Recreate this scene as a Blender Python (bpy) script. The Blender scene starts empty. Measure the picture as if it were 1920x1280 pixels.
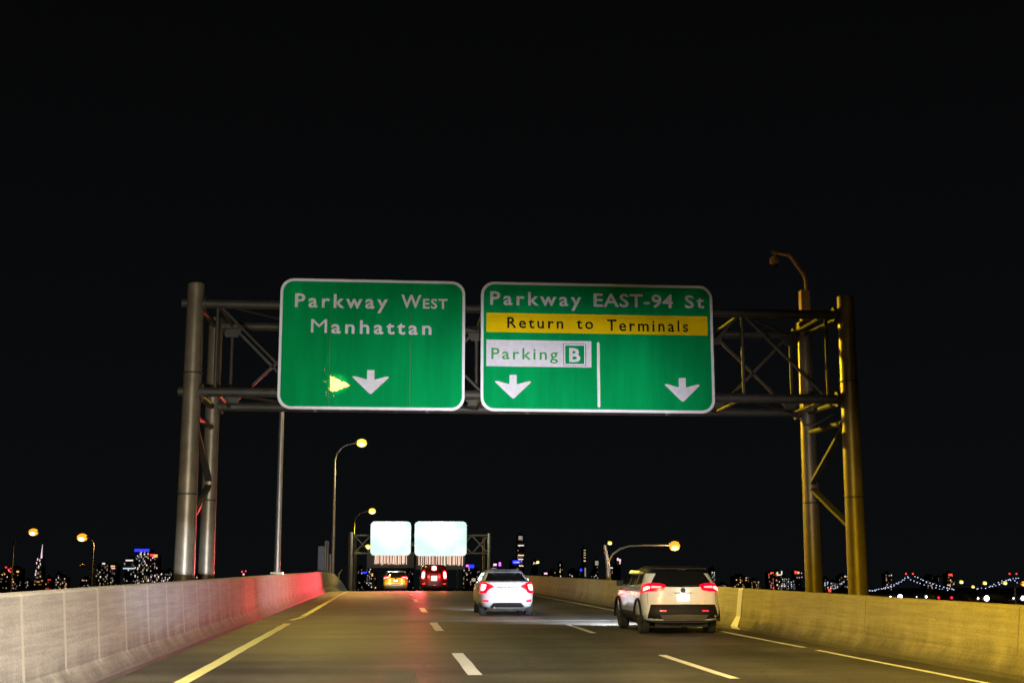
import bpy, bmesh, math, random
from mathutils import Vector, Matrix, Euler
random.seed(7)
R = math.radians
scene = bpy.context.scene
C = scene.collection
# ------------------------------------------------------------ camera, world, exposure
H = 1.55
F = 2445.0                       # focal length in pixels of a 1920 wide picture
PITCH, YAW = R(9.79), R(5.30)
cam_d = bpy.data.cameras.new('camera'); cam = bpy.data.objects.new('camera', cam_d); C.objects.link(cam)
cam.location = (0, 0, H); cam.rotation_euler = (R(90) + PITCH, 0, -YAW)
cam_d.sensor_width = 36; cam_d.lens = F / 1920 * 36; cam_d.clip_start = 0.1; cam_d.clip_end = 30000
scene.camera = cam
w = bpy.data.worlds.new('World'); scene.world = w; w.use_nodes = True
nt = w.node_tree; nt.nodes.clear()
wo = nt.nodes.new('ShaderNodeOutputWorld'); bg = nt.nodes.new('ShaderNodeBackground')
tc = nt.nodes.new('ShaderNodeTexCoord'); sx = nt.nodes.new('ShaderNodeSeparateXYZ'); cr = nt.nodes.new('ShaderNodeValToRGB')
nt.links.new(tc.outputs['Generated'], sx.inputs[0]); nt.links.new(sx.outputs['Z'], cr.inputs[0])
cr.color_ramp.elements[0].position = 0.0; cr.color_ramp.elements[0].color = (.0034, .0038, .0044, 1)
cr.color_ramp.elements[1].position = .42; cr.color_ramp.elements[1].color = (.0018, .0019, .0021, 1)
nt.links.new(cr.outputs[0], bg.inputs[0]); bg.inputs[1].default_value = 1.0
nt.links.new(bg.outputs[0], wo.inputs[0])
vs = scene.view_settings; vs.view_transform = 'Standard'; vs.look = 'None'; vs.exposure = 0; vs.gamma = 1
SODIUM = (1.0, .66, .012)
LP = 1.0

def light(name, kind, loc, color, power, target=None, size=.1, cone=60, blend=.5):
    d = bpy.data.lights.new(name, kind); d.color = color; d.energy = power
    if kind in ('POINT', 'SPOT'): d.shadow_soft_size = size
    if kind == 'SPOT': d.spot_size = R(cone); d.spot_blend = blend
    o = bpy.data.objects.new(name, d); C.objects.link(o); o.location = loc
    if target is not None:
        o.rotation_euler = (Vector(target) - Vector(loc)).to_track_quat('-Z', 'Y').to_euler()
    return o

# beams of the camera car, and spots added for wall, posts and signs
for s in (-.6, .6):
    light('own_headlight_low_beam', 'SPOT', (s, 1.2, .75), (.78, .86, 1.0), 7500, (s - 2.2, 16, -2.0), .06, 27, .9)
    light('own_headlight_wide_beam', 'SPOT', (s, 1.2, .75), (1.0, .94, .82), 4400, (s - 2.8, 11, -.9), .06, 74, 1.0)
light('headlight_wall_fill', 'SPOT', (-.7, 1.0, .85), (.98, 1.0, .82), 16000, (-4.1, 11, 1.0), .08, 66, 1.0)  # added spot, brightens the near left wall
light('headlight_post_fill', 'SPOT', (-.6, 1.2, 1.0), (.62, .78, 1.0), 62000, (-5.5, 36, 1.35), .03, 5.2, 1.0)  # added spot, brightens the foot of the left posts
light('headlight_wall_fill', 'SPOT', (-.7, 1.0, .85), (1.0, .95, .86), 6000, (-4.1, 26, .9), .08, 14, 1.0)  # second added spot, further along the left wall
for az, pw in ((-3.6, 9500), (1.6, 24000), (6.4, 39000), (12.4, 20000)):  # spots added toward the signs, standing in for their retroreflection
    light('headlight_sign_fill', 'SPOT', (.6, 1.2, .8), (.92, .92, 1.0), pw, (.6 + 34 * math.tan(R(az)), 35.2, .8 + 34 * math.tan(R(6.5))), .06, 15.8, 1.0)
# street lamps behind the picture, with an added white fill for road paint
light('street_lamp_and_fill_behind', 'SPOT', (-2.2, -2.0, 11.4), (1, .655, .008), 66000, (10.2, 20, .0), .25, 38, 1.0)
light('street_lamp_side_light', 'SPOT', (-2.2, 50.2, 10.4), SODIUM, 27000, (11.2, 37, 4.2), .15, 42, 1.0)
light('street_lamp_and_fill_behind', 'SPOT', (-2.2, -2.0, 11.4), (1, .84, .56), 60000, (-1.3, 13.5, 0), .25, 56, 1.0)  # white fill spot added to brighten the road markings
light('street_lamp_and_fill_behind', 'SPOT', (-2.2, -50, 11.4), SODIUM, 6000, (2, -48, 0), .25, 165, .3)

# ------------------------------------------------------------ helpers
def at(px, py, Y):
    """world point seen at a pixel of the 1920x1280 picture, on the vertical plane y = Y"""
    v = Vector(((px - 960) / F, (640 - py) / F, -1.0))
    v = cam.rotation_euler.to_matrix() @ v
    t = Y / v.y
    return Vector((v.x * t, Y, H + v.z * t))

def tag(o, label=None, cat=None, group=None, kind=None):
    if label: o['label'] = label
    if cat: o['category'] = cat
    if group: o['group'] = group
    if kind: o['kind'] = kind
    return o

def empty(name, loc=(0, 0, 0), rz=0):
    o = bpy.data.objects.new(name, None); C.objects.link(o); o.location = loc; o.rotation_euler = (0, 0, rz)
    o.empty_display_size = .2
    return o

def copy_tree(o, parent=None):
    c = o.copy(); C.objects.link(c); c.parent = parent
    for ch in list(o.children): copy_tree(ch, c)
    return c

class MB:
    def __init__(s): s.v = []; s.f = []; s.m = []
    def add(s, vs_, fs, mi=0):
        n = len(s.v); s.v += [tuple(v) for v in vs_]
        for f in fs: s.f.append([i + n for i in f]); s.m.append(mi)
        return s
    def box(s, a, b, mi=0):
        (x0, y0, z0), (x1, y1, z1) = a, b
        s.add([(x0,y0,z0),(x1,y0,z0),(x1,y1,z0),(x0,y1,z0),(x0,y0,z1),(x1,y0,z1),(x1,y1,z1),(x0,y1,z1)],
              [(0,3,2,1),(4,5,6,7),(0,1,5,4),(1,2,6,5),(2,3,7,6),(3,0,4,7)], mi); return s
    def tube(s, pts, rad, n=16, cap=True, mi=0):
        pts = [Vector(p) for p in pts]
        if not isinstance(rad, (list, tuple)): rad = [rad] * len(pts)
        rings = []; up = None
        for i, p in enumerate(pts):
            d = (pts[min(i + 1, len(pts) - 1)] - pts[max(i - 1, 0)]).normalized()
            if up is None:
                up = Vector((0, 0, 1)) if abs(d.z) < .9 else Vector((1, 0, 0))
            u = d.cross(up).normalized(); v = u.cross(d).normalized(); up = v
            rings.append([p + rad[i] * (math.cos(2*math.pi*k/n) * u + math.sin(2*math.pi*k/n) * v) for k in range(n)])
        vs_ = [q for r in rings for q in r]; fs = []
        for i in range(len(pts) - 1):
            for k in range(n):
                a = i*n + k; b = i*n + (k+1) % n
                fs.append((a, a + n, b + n, b))
        if cap: fs.append(list(range(n))); fs.append(list(range((len(pts)-1)*n + n - 1, (len(pts)-1)*n - 1, -1)))
        s.add(vs_, fs, mi); return s
    def bar(s, a, b, w_, d_, mi=0, up=(0, 1, 0)):
        a = Vector(a); b = Vector(b); d = (b - a).normalized(); up = Vector(up)
        if abs(d.dot(up)) > .95: up = Vector((1, 0, 0))
        u = d.cross(up).normalized() * w_ / 2; v = u.cross(d).normalized() * d_ / 2
        s.add([a-u-v, a+u-v, a+u+v, a-u+v, b-u-v, b+u-v, b+u+v, b-u+v],
              [(0,3,2,1),(4,5,6,7),(0,1,5,4),(1,2,6,5),(2,3,7,6),(3,0,4,7)], mi); return s
    def lathe(s, prof, n=24, axis='Z', c=(0, 0, 0), mi=0):
        vs_ = []; c = Vector(c)
        for (r, h) in prof:
            for k in range(n):
                a = 2*math.pi*k/n; x, y = r*math.cos(a), r*math.sin(a)
                p = {'Z': (x, y, h), 'X': (h, x, y), 'Y': (x, h, y)}[axis]
                vs_.append(c + Vector(p))
        fs = []
        for i in range(len(prof) - 1):
            for k in range(n):
                a = i*n + k; b = i*n + (k+1) % n; fs.append((a, b, b+n, a+n))
        fs.append(list(range(n-1, -1, -1))); fs.append(list(range((len(prof)-1)*n, len(prof)*n)))
        s.add(vs_, fs, mi); return s
    def prism(s, poly, y0, y1, mi=0):
        n = len(poly)
        s.add([(x, y0, z) for x, z in poly] + [(x, y1, z) for x, z in poly],
              [list(range(n)), list(range(2*n-1, n-1, -1))] + [(i, i+n, (i+1) % n + n, (i+1) % n) for i in range(n)], mi); return s
    def build(s, name, mat, parent=None, smooth=False, bevel=0):
        me = bpy.data.meshes.new(name); me.from_pydata(s.v, [], s.f)
        mats = mat if isinstance(mat, (list, tuple)) else [mat]
        for m in mats: me.materials.append(m)
        for p, mi in zip(me.polygons, s.m): p.material_index = mi
        bm = bmesh.new(); bm.from_mesh(me)
        bmesh.ops.recalc_face_normals(bm, faces=bm.faces)
        if bevel: bmesh.ops.bevel(bm, geom=[e for e in bm.edges if e.calc_face_angle(0) > .6], offset=bevel, segments=2, profile=.6, affect='EDGES')
        if smooth:
            for f in bm.faces: f.smooth = True
            for e in bm.edges:
                if e.is_manifold and e.calc_face_angle(0) > R(38): e.smooth = False
        bm.to_mesh(me); bm.free(); me.update()
        o = bpy.data.objects.new(name, me); C.objects.link(o)
        if parent: o.parent = parent
        return o

# ------------------------------------------------------------ materials
def pmat(name, col, rough=.6, metal=0, emit=None, es=0, noise=0, nscale=5, bump=0, bscale=60, coat=0, spec=None, stretch=None):
    m = bpy.data.materials.new(name); m.use_nodes = True; t = m.node_tree; b = t.nodes['Principled BSDF']
    b.inputs['Base Color'].default_value = (*col, 1); b.inputs['Roughness'].default_value = rough; b.inputs['Metallic'].default_value = metal
    if coat: b.inputs['Coat Weight'].default_value = coat; b.inputs['Coat Roughness'].default_value = .05
    if spec is not None: b.inputs['Specular IOR Level'].default_value = spec
    if emit: b.inputs['Emission Color'].default_value = (*emit, 1); b.inputs['Emission Strength'].default_value = es
    if noise or bump:
        tc = t.nodes.new('ShaderNodeTexCoord'); mp = t.nodes.new('ShaderNodeMapping'); t.links.new(tc.outputs['Object'], mp.inputs[0])
        if stretch: mp.inputs['Scale'].default_value = stretch
    if noise:
        n = t.nodes.new('ShaderNodeTexNoise'); n.inputs['Scale'].default_value = nscale; n.inputs['Detail'].default_value = 8; n.inputs['Roughness'].default_value = .65
        t.links.new(mp.outputs[0], n.inputs[0])
        r = t.nodes.new('ShaderNodeValToRGB'); r.color_ramp.elements[0].position = .3; r.color_ramp.elements[1].position = .7
        r.color_ramp.elements[0].color = (*[c*(1-noise) for c in col], 1); r.color_ramp.elements[1].color = (*[min(1, c*(1+noise)) for c in col], 1)
        t.links.new(n.outputs[0], r.inputs[0]); t.links.new(r.outputs[0], b.inputs['Base Color'])
    if bump:
        n2 = t.nodes.new('ShaderNodeTexNoise'); n2.inputs['Scale'].default_value = bscale; n2.inputs['Detail'].default_value = 6
        t.links.new(mp.outputs[0], n2.inputs[0])
        bp = t.nodes.new('ShaderNodeBump'); bp.inputs['Strength'].default_value = bump; bp.inputs['Distance'].default_value = .02
        t.links.new(n2.outputs[0], bp.inputs['Height']); t.links.new(bp.outputs[0], b.inputs['Normal'])
    return m

def emat(name, col, s): return pmat(name, (.02, .02, .02), .5, 0, col, s)

def barrier_mat(name, base, period=None, stripe=None, streak=.3, fine=1.0, jw=(.035, .07)):
    m = bpy.data.materials.new(name); m.use_nodes = True; t = m.node_tree; N = t.nodes.new; L = t.links.new
    b = t.nodes['Principled BSDF']; b.inputs['Roughness'].default_value = .85
    tc = N('ShaderNodeTexCoord'); mp = N('ShaderNodeMapping'); L(tc.outputs['Object'], mp.inputs[0]); mp.inputs['Scale'].default_value = (1, 1, .35)
    n1 = N('ShaderNodeTexNoise'); n1.inputs['Scale'].default_value = 1.3; n1.inputs['Detail'].default_value = 10; n1.inputs['Roughness'].default_value = .7; L(mp.outputs[0], n1.inputs[0])
    n2 = N('ShaderNodeTexNoise'); n2.inputs['Scale'].default_value = 32; n2.inputs['Detail'].default_value = 5; L(tc.outputs['Object'], n2.inputs[0])
    mp3 = N('ShaderNodeMapping'); L(tc.outputs['Object'], mp3.inputs[0]); mp3.inputs['Scale'].default_value = (1, .5, 14)
    n3 = N('ShaderNodeTexNoise'); n3.inputs['Scale'].default_value = 1.6; n3.inputs['Detail'].default_value = 6; L(mp3.outputs[0], n3.inputs[0])
    r1 = N('ShaderNodeMapRange'); r1.inputs[1].default_value = .3; r1.inputs[2].default_value = .7; r1.inputs[3].default_value = 1 - .26*fine; r1.inputs[4].default_value = 1 + .16*fine; L(n1.outputs[0], r1.inputs[0])
    r2 = N('ShaderNodeMapRange'); r2.inputs[1].default_value = .35; r2.inputs[2].default_value = .65; r2.inputs[3].default_value = 1 - .28*fine; r2.inputs[4].default_value = 1 + .2*fine; L(n2.outputs[0], r2.inputs[0])
    r3 = N('ShaderNodeMapRange'); r3.inputs[1].default_value = .35; r3.inputs[2].default_value = .65; r3.inputs[3].default_value = 1 - streak; r3.inputs[4].default_value = 1 + streak*.4; L(n3.outputs[0], r3.inputs[0])
    m1 = N('ShaderNodeMath'); m1.operation = 'MULTIPLY'; L(r1.outputs[0], m1.inputs[0]); L(r2.outputs[0], m1.inputs[1])
    m2 = N('ShaderNodeMath'); m2.operation = 'MULTIPLY'; L(m1.outputs[0], m2.inputs[0]); L(r3.outputs[0], m2.inputs[1])
    sc = N('ShaderNodeVectorMath'); sc.operation = 'SCALE'; sc.inputs[0].default_value = base; L(m2.outputs[0], sc.inputs['Scale'])
    out = sc.outputs[0]
    # grime worn into the toe
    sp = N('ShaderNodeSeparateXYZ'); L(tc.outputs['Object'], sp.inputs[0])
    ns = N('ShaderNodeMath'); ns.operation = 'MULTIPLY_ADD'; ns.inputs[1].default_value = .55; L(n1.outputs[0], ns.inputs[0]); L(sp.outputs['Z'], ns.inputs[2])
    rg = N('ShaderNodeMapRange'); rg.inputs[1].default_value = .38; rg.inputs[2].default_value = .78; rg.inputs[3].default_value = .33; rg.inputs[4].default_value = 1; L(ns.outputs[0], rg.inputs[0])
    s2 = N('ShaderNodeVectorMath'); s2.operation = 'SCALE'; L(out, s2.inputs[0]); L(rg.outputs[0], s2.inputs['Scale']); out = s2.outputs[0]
    if period:
        md = N('ShaderNodeMath'); md.operation = 'PINGPONG'; md.inputs[1].default_value = period / 2; 
        wob = N('ShaderNodeMath'); wob.operation = 'MULTIPLY_ADD'; wob.inputs[1].default_value = .16; L(n1.outputs[0], wob.inputs[0]); L(sp.outputs['Y'], wob.inputs[2])
        L(wob.outputs[0], md.inputs[0])
        rr = N('ShaderNodeMapRange'); rr.inputs[1].default_value = jw[0]; rr.inputs[2].default_value = jw[1]; rr.inputs[3].default_value = 1; rr.inputs[4].default_value = 0; L(md.outputs[0], rr.inputs[0])
        mx = N('ShaderNodeMix'); mx.data_type = 'RGBA'; zt = N('ShaderNodeMapRange'); zt.inputs[1].default_value = .22; zt.inputs[2].default_value = .36; L(sp.outputs['Z'], zt.inputs[0]); zm = N('ShaderNodeMath'); zm.operation = 'MULTIPLY'; L(rr.outputs[0], zm.inputs[0]); L(zt.outputs[0], zm.inputs[1]); L(zm.outputs[0], mx.inputs[0]); L(out, mx.inputs[6]); mx.inputs[7].default_value = (*stripe, 1); out = mx.outputs[2]
    L(out, b.inputs['Base Color'])
    bp = N('ShaderNodeBump'); bp.inputs['Strength'].default_value = .25; bp.inputs['Distance'].default_value = .02; L(n2.outputs[0], bp.inputs['Height']); L(bp.outputs[0], b.inputs['Normal'])
    return m

def asphalt_mat():
    m = bpy.data.materials.new('asphalt'); m.use_nodes = True; t = m.node_tree; N = t.nodes.new; L = t.links.new
    b = t.nodes['Principled BSDF']; b.inputs['Roughness'].default_value = .62
    tc = N('ShaderNodeTexCoord')
    mp = N('ShaderNodeMapping'); L(tc.outputs['Object'], mp.inputs[0]); mp.inputs['Scale'].default_value = (.35, .16, 1)
    n1 = N('ShaderNodeTexNoise'); n1.inputs['Scale'].default_value = 1.4; n1.inputs['Detail'].default_value = 6; L(mp.outputs[0], n1.inputs[0])
    n2 = N('ShaderNodeTexNoise'); n2.inputs['Scale'].default_value = 26; n2.inputs['Detail'].default_value = 9; n2.inputs['Roughness'].default_value = .75; L(tc.outputs['Object'], n2.inputs[0])
    mp3 = N('ShaderNodeMapping'); L(tc.outputs['Object'], mp3.inputs[0]); mp3.inputs['Scale'].default_value = (.1, .9, 1)
    n3 = N('ShaderNodeTexNoise'); n3.inputs['Scale'].default_value = .9; n3.inputs['Detail'].default_value = 5; L(mp3.outputs[0], n3.inputs[0])
    n4 = N('ShaderNodeTexNoise'); n4.inputs['Scale'].default_value = 2.6; n4.inputs['Detail'].default_value = 10; n4.inputs['Roughness'].default_value = .8; L(tc.outputs['Object'], n4.inputs[0])
    prod = None
    for n, lo, hi in ((n1, .66, 1.28), (n2, .40, 1.6), (n3, .60, 1.32), (n4, .75, 1.25)):
        r = N('ShaderNodeMapRange'); r.inputs[1].default_value = .34; r.inputs[2].default_value = .66; r.inputs[3].default_value = lo; r.inputs[4].default_value = hi; L(n.outputs[0], r.inputs[0])
        if prod is None: prod = r.outputs[0]
        else:
            mm = N('ShaderNodeMath'); mm.operation = 'MULTIPLY'; L(prod, mm.inputs[0]); L(r.outputs[0], mm.inputs[1]); prod = mm.outputs[0]
    # tyre-worn lanes, cracks
    sp = N('ShaderNodeSeparateXYZ'); L(tc.outputs['Object'], sp.inputs[0])
    wv = N('ShaderNodeMath'); wv.operation = 'SINE'; wm1 = N('ShaderNodeMath'); wm1.operation = 'MULTIPLY_ADD'; wm1.inputs[1].default_value = 3.5; wm1.inputs[2].default_value = .6; L(sp.outputs['X'], wm1.inputs[0]); L(wm1.outputs[0], wv.inputs[0])
    wr_ = N('ShaderNodeMapRange'); wr_.inputs[1].default_value = -1; wr_.inputs[2].default_value = 1; wr_.inputs[3].default_value = .86; wr_.inputs[4].default_value = 1.1; L(wv.outputs[0], wr_.inputs[0])
    mm = N('ShaderNodeMath'); mm.operation = 'MULTIPLY'; L(prod, mm.inputs[0]); L(wr_.outputs[0], mm.inputs[1]); prod = mm.outputs[0]
    wn = N('ShaderNodeVectorMath'); wn.operation = 'MULTIPLY_ADD'; wn.inputs[1].default_value = (1.2, 1.2, 0); L(n4.outputs['Color'], wn.inputs[0]); L(tc.outputs['Object'], wn.inputs[2])
    vo = N('ShaderNodeTexVoronoi'); vo.feature = 'DISTANCE_TO_EDGE'; vo.inputs['Scale'].default_value = .33; L(wn.outputs[0], vo.inputs[0])
    vr = N('ShaderNodeMapRange'); vr.inputs[1].default_value = .0; vr.inputs[2].default_value = .012; vr.inputs[3].default_value = .45; vr.inputs[4].default_value = 1; L(vo.outputs[0], vr.inputs[0])
    mm = N('ShaderNodeMath'); mm.operation = 'MULTIPLY'; L(prod, mm.inputs[0]); L(vr.outputs[0], mm.inputs[1]); prod = mm.outputs[0]
    s = N('ShaderNodeVectorMath'); s.operation = 'SCALE'; s.inputs[0].default_value = (.068, .062, .050); L(prod, s.inputs['Scale']); L(s.outputs[0], b.inputs['Base Color'])
    bp = N('ShaderNodeBump'); bp.inputs['Strength'].default_value = .6; bp.inputs['Distance'].default_value = .012; L(n2.outputs[0], bp.inputs['Height']); L(bp.outputs[0], b.inputs['Normal'])
    return m

def paint_line_mat(name, col):
    m = pmat(name, col, .6, noise=.12, nscale=6, bump=.4, bscale=60); t = m.node_tree; b = t.nodes['Principled BSDF']; N = t.nodes.new; L = t.links.new
    src = b.inputs['Base Color'].links[0].from_socket
    tc = N('ShaderNodeTexCoord'); n = N('ShaderNodeTexNoise'); n.inputs['Scale'].default_value = 7; n.inputs['Detail'].default_value = 10; n.inputs['Roughness'].default_value = .8; L(tc.outputs['Object'], n.inputs[0])
    r = N('ShaderNodeMapRange'); r.inputs[1].default_value = .56; r.inputs[2].default_value = .66; r.inputs[3].default_value = 0; r.inputs[4].default_value = .5; L(n.outputs[0], r.inputs[0])
    mx = N('ShaderNodeMix'); mx.data_type = 'RGBA'; L(r.outputs[0], mx.inputs[0]); L(src, mx.inputs[6]); mx.inputs[7].default_value = (.12, .115, .10, 1); L(mx.outputs[2], b.inputs['Base Color'])
    return m

M = dict(
    asphalt=asphalt_mat(),
    left_wall=barrier_mat('left_concrete', (.39, .362, .335), 1.9, (.48, .455, .41), .17, .6),
    right_wall=barrier_mat('right_concrete', (.39, .345, .23), 6.1, (.17, .15, .11), .16, .55, (.008, .02)),
    ground=pmat('dark_ground', (.012, .013, .014), .9, noise=.4, nscale=.02),
    deck=pmat('deck_concrete', (.25, .24, .22), .85, noise=.2, nscale=.7),
    white_line=paint_line_mat('white_road_paint', (.80, .80, .78)),
    yellow_line=paint_line_mat('yellow_road_paint', (.92, .84, .34)),
    steel=pmat('gantry_steel', (.175, .135, .092), .42, .4, noise=.25, nscale=2.2, bump=.15, bscale=12),
    dark_steel=pmat('brown_steel', (.04, .034, .027), .6, .3, noise=.3, nscale=3),
    pink_lit_steel=pmat('pink_lit_mast_steel', (.62, .36, .30), .55, .1, noise=.25, nscale=8),  # pinkish light put into the colour of galvanised steel
    pole=pmat('lamp_pole_metal', (.26, .23, .20), .35, .6, noise=.15, nscale=3),
    green=pmat('sign_green', (.0005, .25, .068), .8, spec=.03, noise=.22, nscale=1.3, stretch=(1, 1, .12)),
    sign_white=pmat('sign_white', (.62, .60, .66), .8, spec=.03, noise=.10, nscale=7),
    sign_border=pmat('sign_border_white', (.72, .71, .76), .8, spec=.03, noise=.05, nscale=3),
    sign_yellow=pmat('sign_yellow', (.80, .54, .002), .8, spec=.03, noise=.06, nscale=2),
    sign_black=pmat('sign_black', (.012, .012, .012), .8, spec=.03),
    sign_back=pmat('sign_aluminium', (.25, .25, .26), .5, .6),
    line_dark=pmat('seam_dark', (.10, .11, .12), .6),
    glass=pmat('tinted_glass', (.008, .008, .009), .06, 0, coat=.3),
    black_plastic=pmat('black_plastic', (.007, .007, .007), .6, spec=.25),
    tyre=pmat('tyre_rubber', (.012, .012, .012), .85, bump=.2, bscale=50),
    rim=pmat('wheel_rim', (.35, .35, .36), .3, .9),
    dark_rim=pmat('dark_wheel_rim', (.05, .05, .05), .35, .8),
    white_paint=pmat('white_car_paint', (.68, .70, .68), .2, 0, coat=1, noise=.02, nscale=3),
    silver_paint=pmat('pale_silver_car_paint', (.42, .43, .46), .3, 0, coat=.4, noise=.02, nscale=3),
    taxi_paint=pmat('taxi_yellow_paint', (.70, .40, .01), .3, 0, coat=.6),
    brake_glow_paint=pmat('dark_paint_brake_glow', (.035, .004, .005), .25, 0, coat=.8),  # red brake glow put into the dark body colour
    dark_paint=pmat('dark_car_paint', (.03, .03, .035), .3, 0, coat=.6),
    grey_plastic=pmat('grey_bumper_plastic', (.22, .20, .18), .5),
    skid=pmat('dark_skid_plate', (.085, .075, .07), .5),
    grey_bumper=pmat('silver_bumper', (.5, .5, .54), .35, .3),
    plate_white=pmat('plate_white', (.8, .8, .76), .5, emit=(1, .97, .88), es=.9),
    plate_yellow=pmat('plate_yellow', (.8, .62, .2), .5, emit=(1, .75, .3), es=.9),
    chrome=pmat('chrome', (.7, .7, .7), .12, 1),
    red_lens=pmat('red_lens', (.22, .001, .002), .3, 0, (1, .0, .012), 2.4, coat=.5),
    red_core=emat('red_lamp_core', (1, .22, .19), 3.5),
    pink_core=emat('pink_lamp_core', (1, .42, .34), 3.6),
    hot_core=emat('white_hot_lamp_core', (1, .75, .72), 4),
    reflector=pmat('red_reflector', (.5, .01, .02), .3, 0, (1, .03, .06), 1.2),
    lamp_yellow=emat('street_lamp_lens', (1, .68, .07), 1.7), lamp_core=emat('street_lamp_core', (1, .93, .55), 3),
    lamp_orange=emat('orange_lamp_lens', (1, .33, .02), 1.7),
    lamp_off=pmat('lamp_housing', (.35, .28, .18), .5),
    head_white=emat('headlamp_glow', (.9, .95, 1), 9),
    head_warm=emat('warm_headlamp_glow', (1, .8, .55), 9),
    mint=None,
    tower=pmat('night_tower_facade', (.012, .012, .015), .8, noise=.3, nscale=.05),
    cabinet=pmat('blue_grey_cabinet', (.20, .21, .27), .5, .2, noise=.12, nscale=2),
    light_strip_paint=pmat('pale_light_strip', (.74, .76, .82), .5, noise=.06, nscale=4),  # light on the wall painted as a pale strip
)
# far signs' glare painted as emission, faint tint changes over the panel
mm_ = bpy.data.materials.new('glow_painted_sheet'); mm_.use_nodes = True; t_ = mm_.node_tree; b_ = t_.nodes['Principled BSDF']
tc_ = t_.nodes.new('ShaderNodeTexCoord'); n_ = t_.nodes.new('ShaderNodeTexNoise'); n_.inputs['Scale'].default_value = .5; n_.inputs['Detail'].default_value = 2
r_ = t_.nodes.new('ShaderNodeValToRGB'); r_.color_ramp.elements[0].position = .38; r_.color_ramp.elements[0].color = (.66, .96, .83, 1); r_.color_ramp.elements[1].position = .6; r_.color_ramp.elements[1].color = (.90, .98, .96, 1)
t_.links.new(tc_.outputs['Object'], n_.inputs[0]); t_.links.new(n_.outputs[0], r_.inputs[0]); t_.links.new(r_.outputs[0], b_.inputs['Emission Color'])
b_.inputs['Emission Strength'].default_value = 1.02; b_.inputs['Base Color'].default_value = (.05, .05, .05, 1)
M['mint'] = mm_

# ------------------------------------------------------------ the setting
def rz(y):
    z0, k = 80.4, .0008
    if y < z0: return 0.0
    if y < 140: return -k * (y - z0) ** 2
    e = -k * (140 - z0) ** 2; sl = 2 * k * (140 - z0)
    if y < 200: u = (y - 140); return e - sl * u + sl * u * u / 120
    return e - sl * 60 + sl * 30

def gz(y): return -8.5 - .0155 * y

ys = [-60 + 4 * i for i in range(20)] + [20 + 2.5 * i for i in range(120)]
def strip(name, x0, x1, dz, mat, yr=None, kind='structure', nx=1, off=0):
    yy = ys if yr is None else [yr[0] + (yr[1] - yr[0]) * i / max(1, int((yr[1]-yr[0]) / 2)) for i in range(max(1, int((yr[1]-yr[0]) / 2)) + 1)]
    mb = MB(); vs_ = []; fs = []
    for y in yy:
        for i in range(nx + 1): vs_.append((x0 + (x1 - x0) * i / nx, y, rz(y) + dz))
    for j in range(len(yy) - 1):
        for i in range(nx): a = j * (nx+1) + i; fs.append((a, a+1, a+nx+2, a+nx+1))
    mb.add(vs_, fs); o = mb.build(name, mat); tag(o, kind=kind); return o

g = MB(); GN = 12
for j in range(GN):
    y0 = -400 + 14400 * j / GN; y1 = -400 + 14400 * (j + 1) / GN
    g.add([(-9000, y0, gz(y0)), (9000, y0, gz(y0)), (9000, y1, gz(y1)), (-9000, y1, gz(y1))], [(0, 1, 2, 3)])
tag(g.build('ground', M['ground']), kind='structure')
strip('road', -3.86, 8.86, 0, M['asphalt'], nx=4)
# bridge deck under the road
d = MB(); sec = [(-4.55, -.02), (-4.55, -.9), (-3.6, -1.5), (8.6, -1.5), (9.6, -.9), (9.6, -.02)]
for y in ys: d.v += [(x, y, rz(y) + z) for x, z in sec]
for j in range(len(ys) - 1):
    for i in range(5): a = j*6 + i; d.f.append([a, a+1, a+7, a+6]); d.m.append(0)
    a = j*6; d.f.append([a+5, a, a+6, a+11]); d.m.append(0)
tag(d.build('bridge_deck', M['deck']), kind='structure')

# painted markings
def mark(name, x, y0, y1, w_, mat, skew=0):
    mb = MB(); n = max(2, int((y1 - y0) / 1.0)); vs_ = []
    rnd = random.Random(int(y0 * 17 + x * 3))
    for i in range(n + 1):
        y = y0 + (y1 - y0) * i / n; xx = x + skew * i / n
        j = rnd.uniform(-.012, .012)
        vs_ += [(xx - w_/2 + j, y, rz(y) + .004), (xx + w_/2 + j, y, rz(y) + .004)]
    mb.add(vs_, [(2*i, 2*i+1, 2*i+3, 2*i+2) for i in range(n)])
    return tag(mb.build(name, mat), kind='structure')
mark('yellow_edge_line', -2.78, 5, 37.4, .21, M['yellow_line'])
mark('yellow_edge_line', -2.86, 39.6, 42.2, .17, M['yellow_line'], .2)
mark('yellow_edge_line', -2.70, 42.6, 150, .20, M['yellow_line'])
for i in range(7):
    y = 21.9 - 13.3 + 13.3 * i if i else 8.3
    mark('lane_dash', 1.26, y - 2.45, y + 2.45, .21 if i < 4 else .2, M['white_line'])
for i, (a, b) in enumerate(((5.6, 9.8), (18.5, 23.5), (31.3, 35.9), (44.5, 48.5), (57.5, 61.5), (71, 75))):
    mark('lane_dash', 4.86, a, b, .15, M['white_line'])
mark('white_edge_line', 8.06, 4, 24.6, .12, M['white_line']); mark('white_edge_line', 8.06, 25.4, 150, .13, M['white_line'])
# short patch of milled grooves in the lane
mb = MB()
for k in range(11):
    x = -.02 + k * .042
    mb.box((x, 14.5, .0), (x + .016, 21.2 - .25 * abs(k - 5) / 2, .006))
tag(mb.build('pavement_grooves', pmat('groove_ridge', (.075, .07, .058), .7, noise=.4, nscale=20)), kind='structure')
# steel joint strips across the deck
for y in (38.6, 62.0):
    mb = MB(); mb.box((-3.7, y, .001), (8.7, y + .16, .005)); tag(mb.build('expansion_joint', M['line_dark']), kind='structure')

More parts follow.
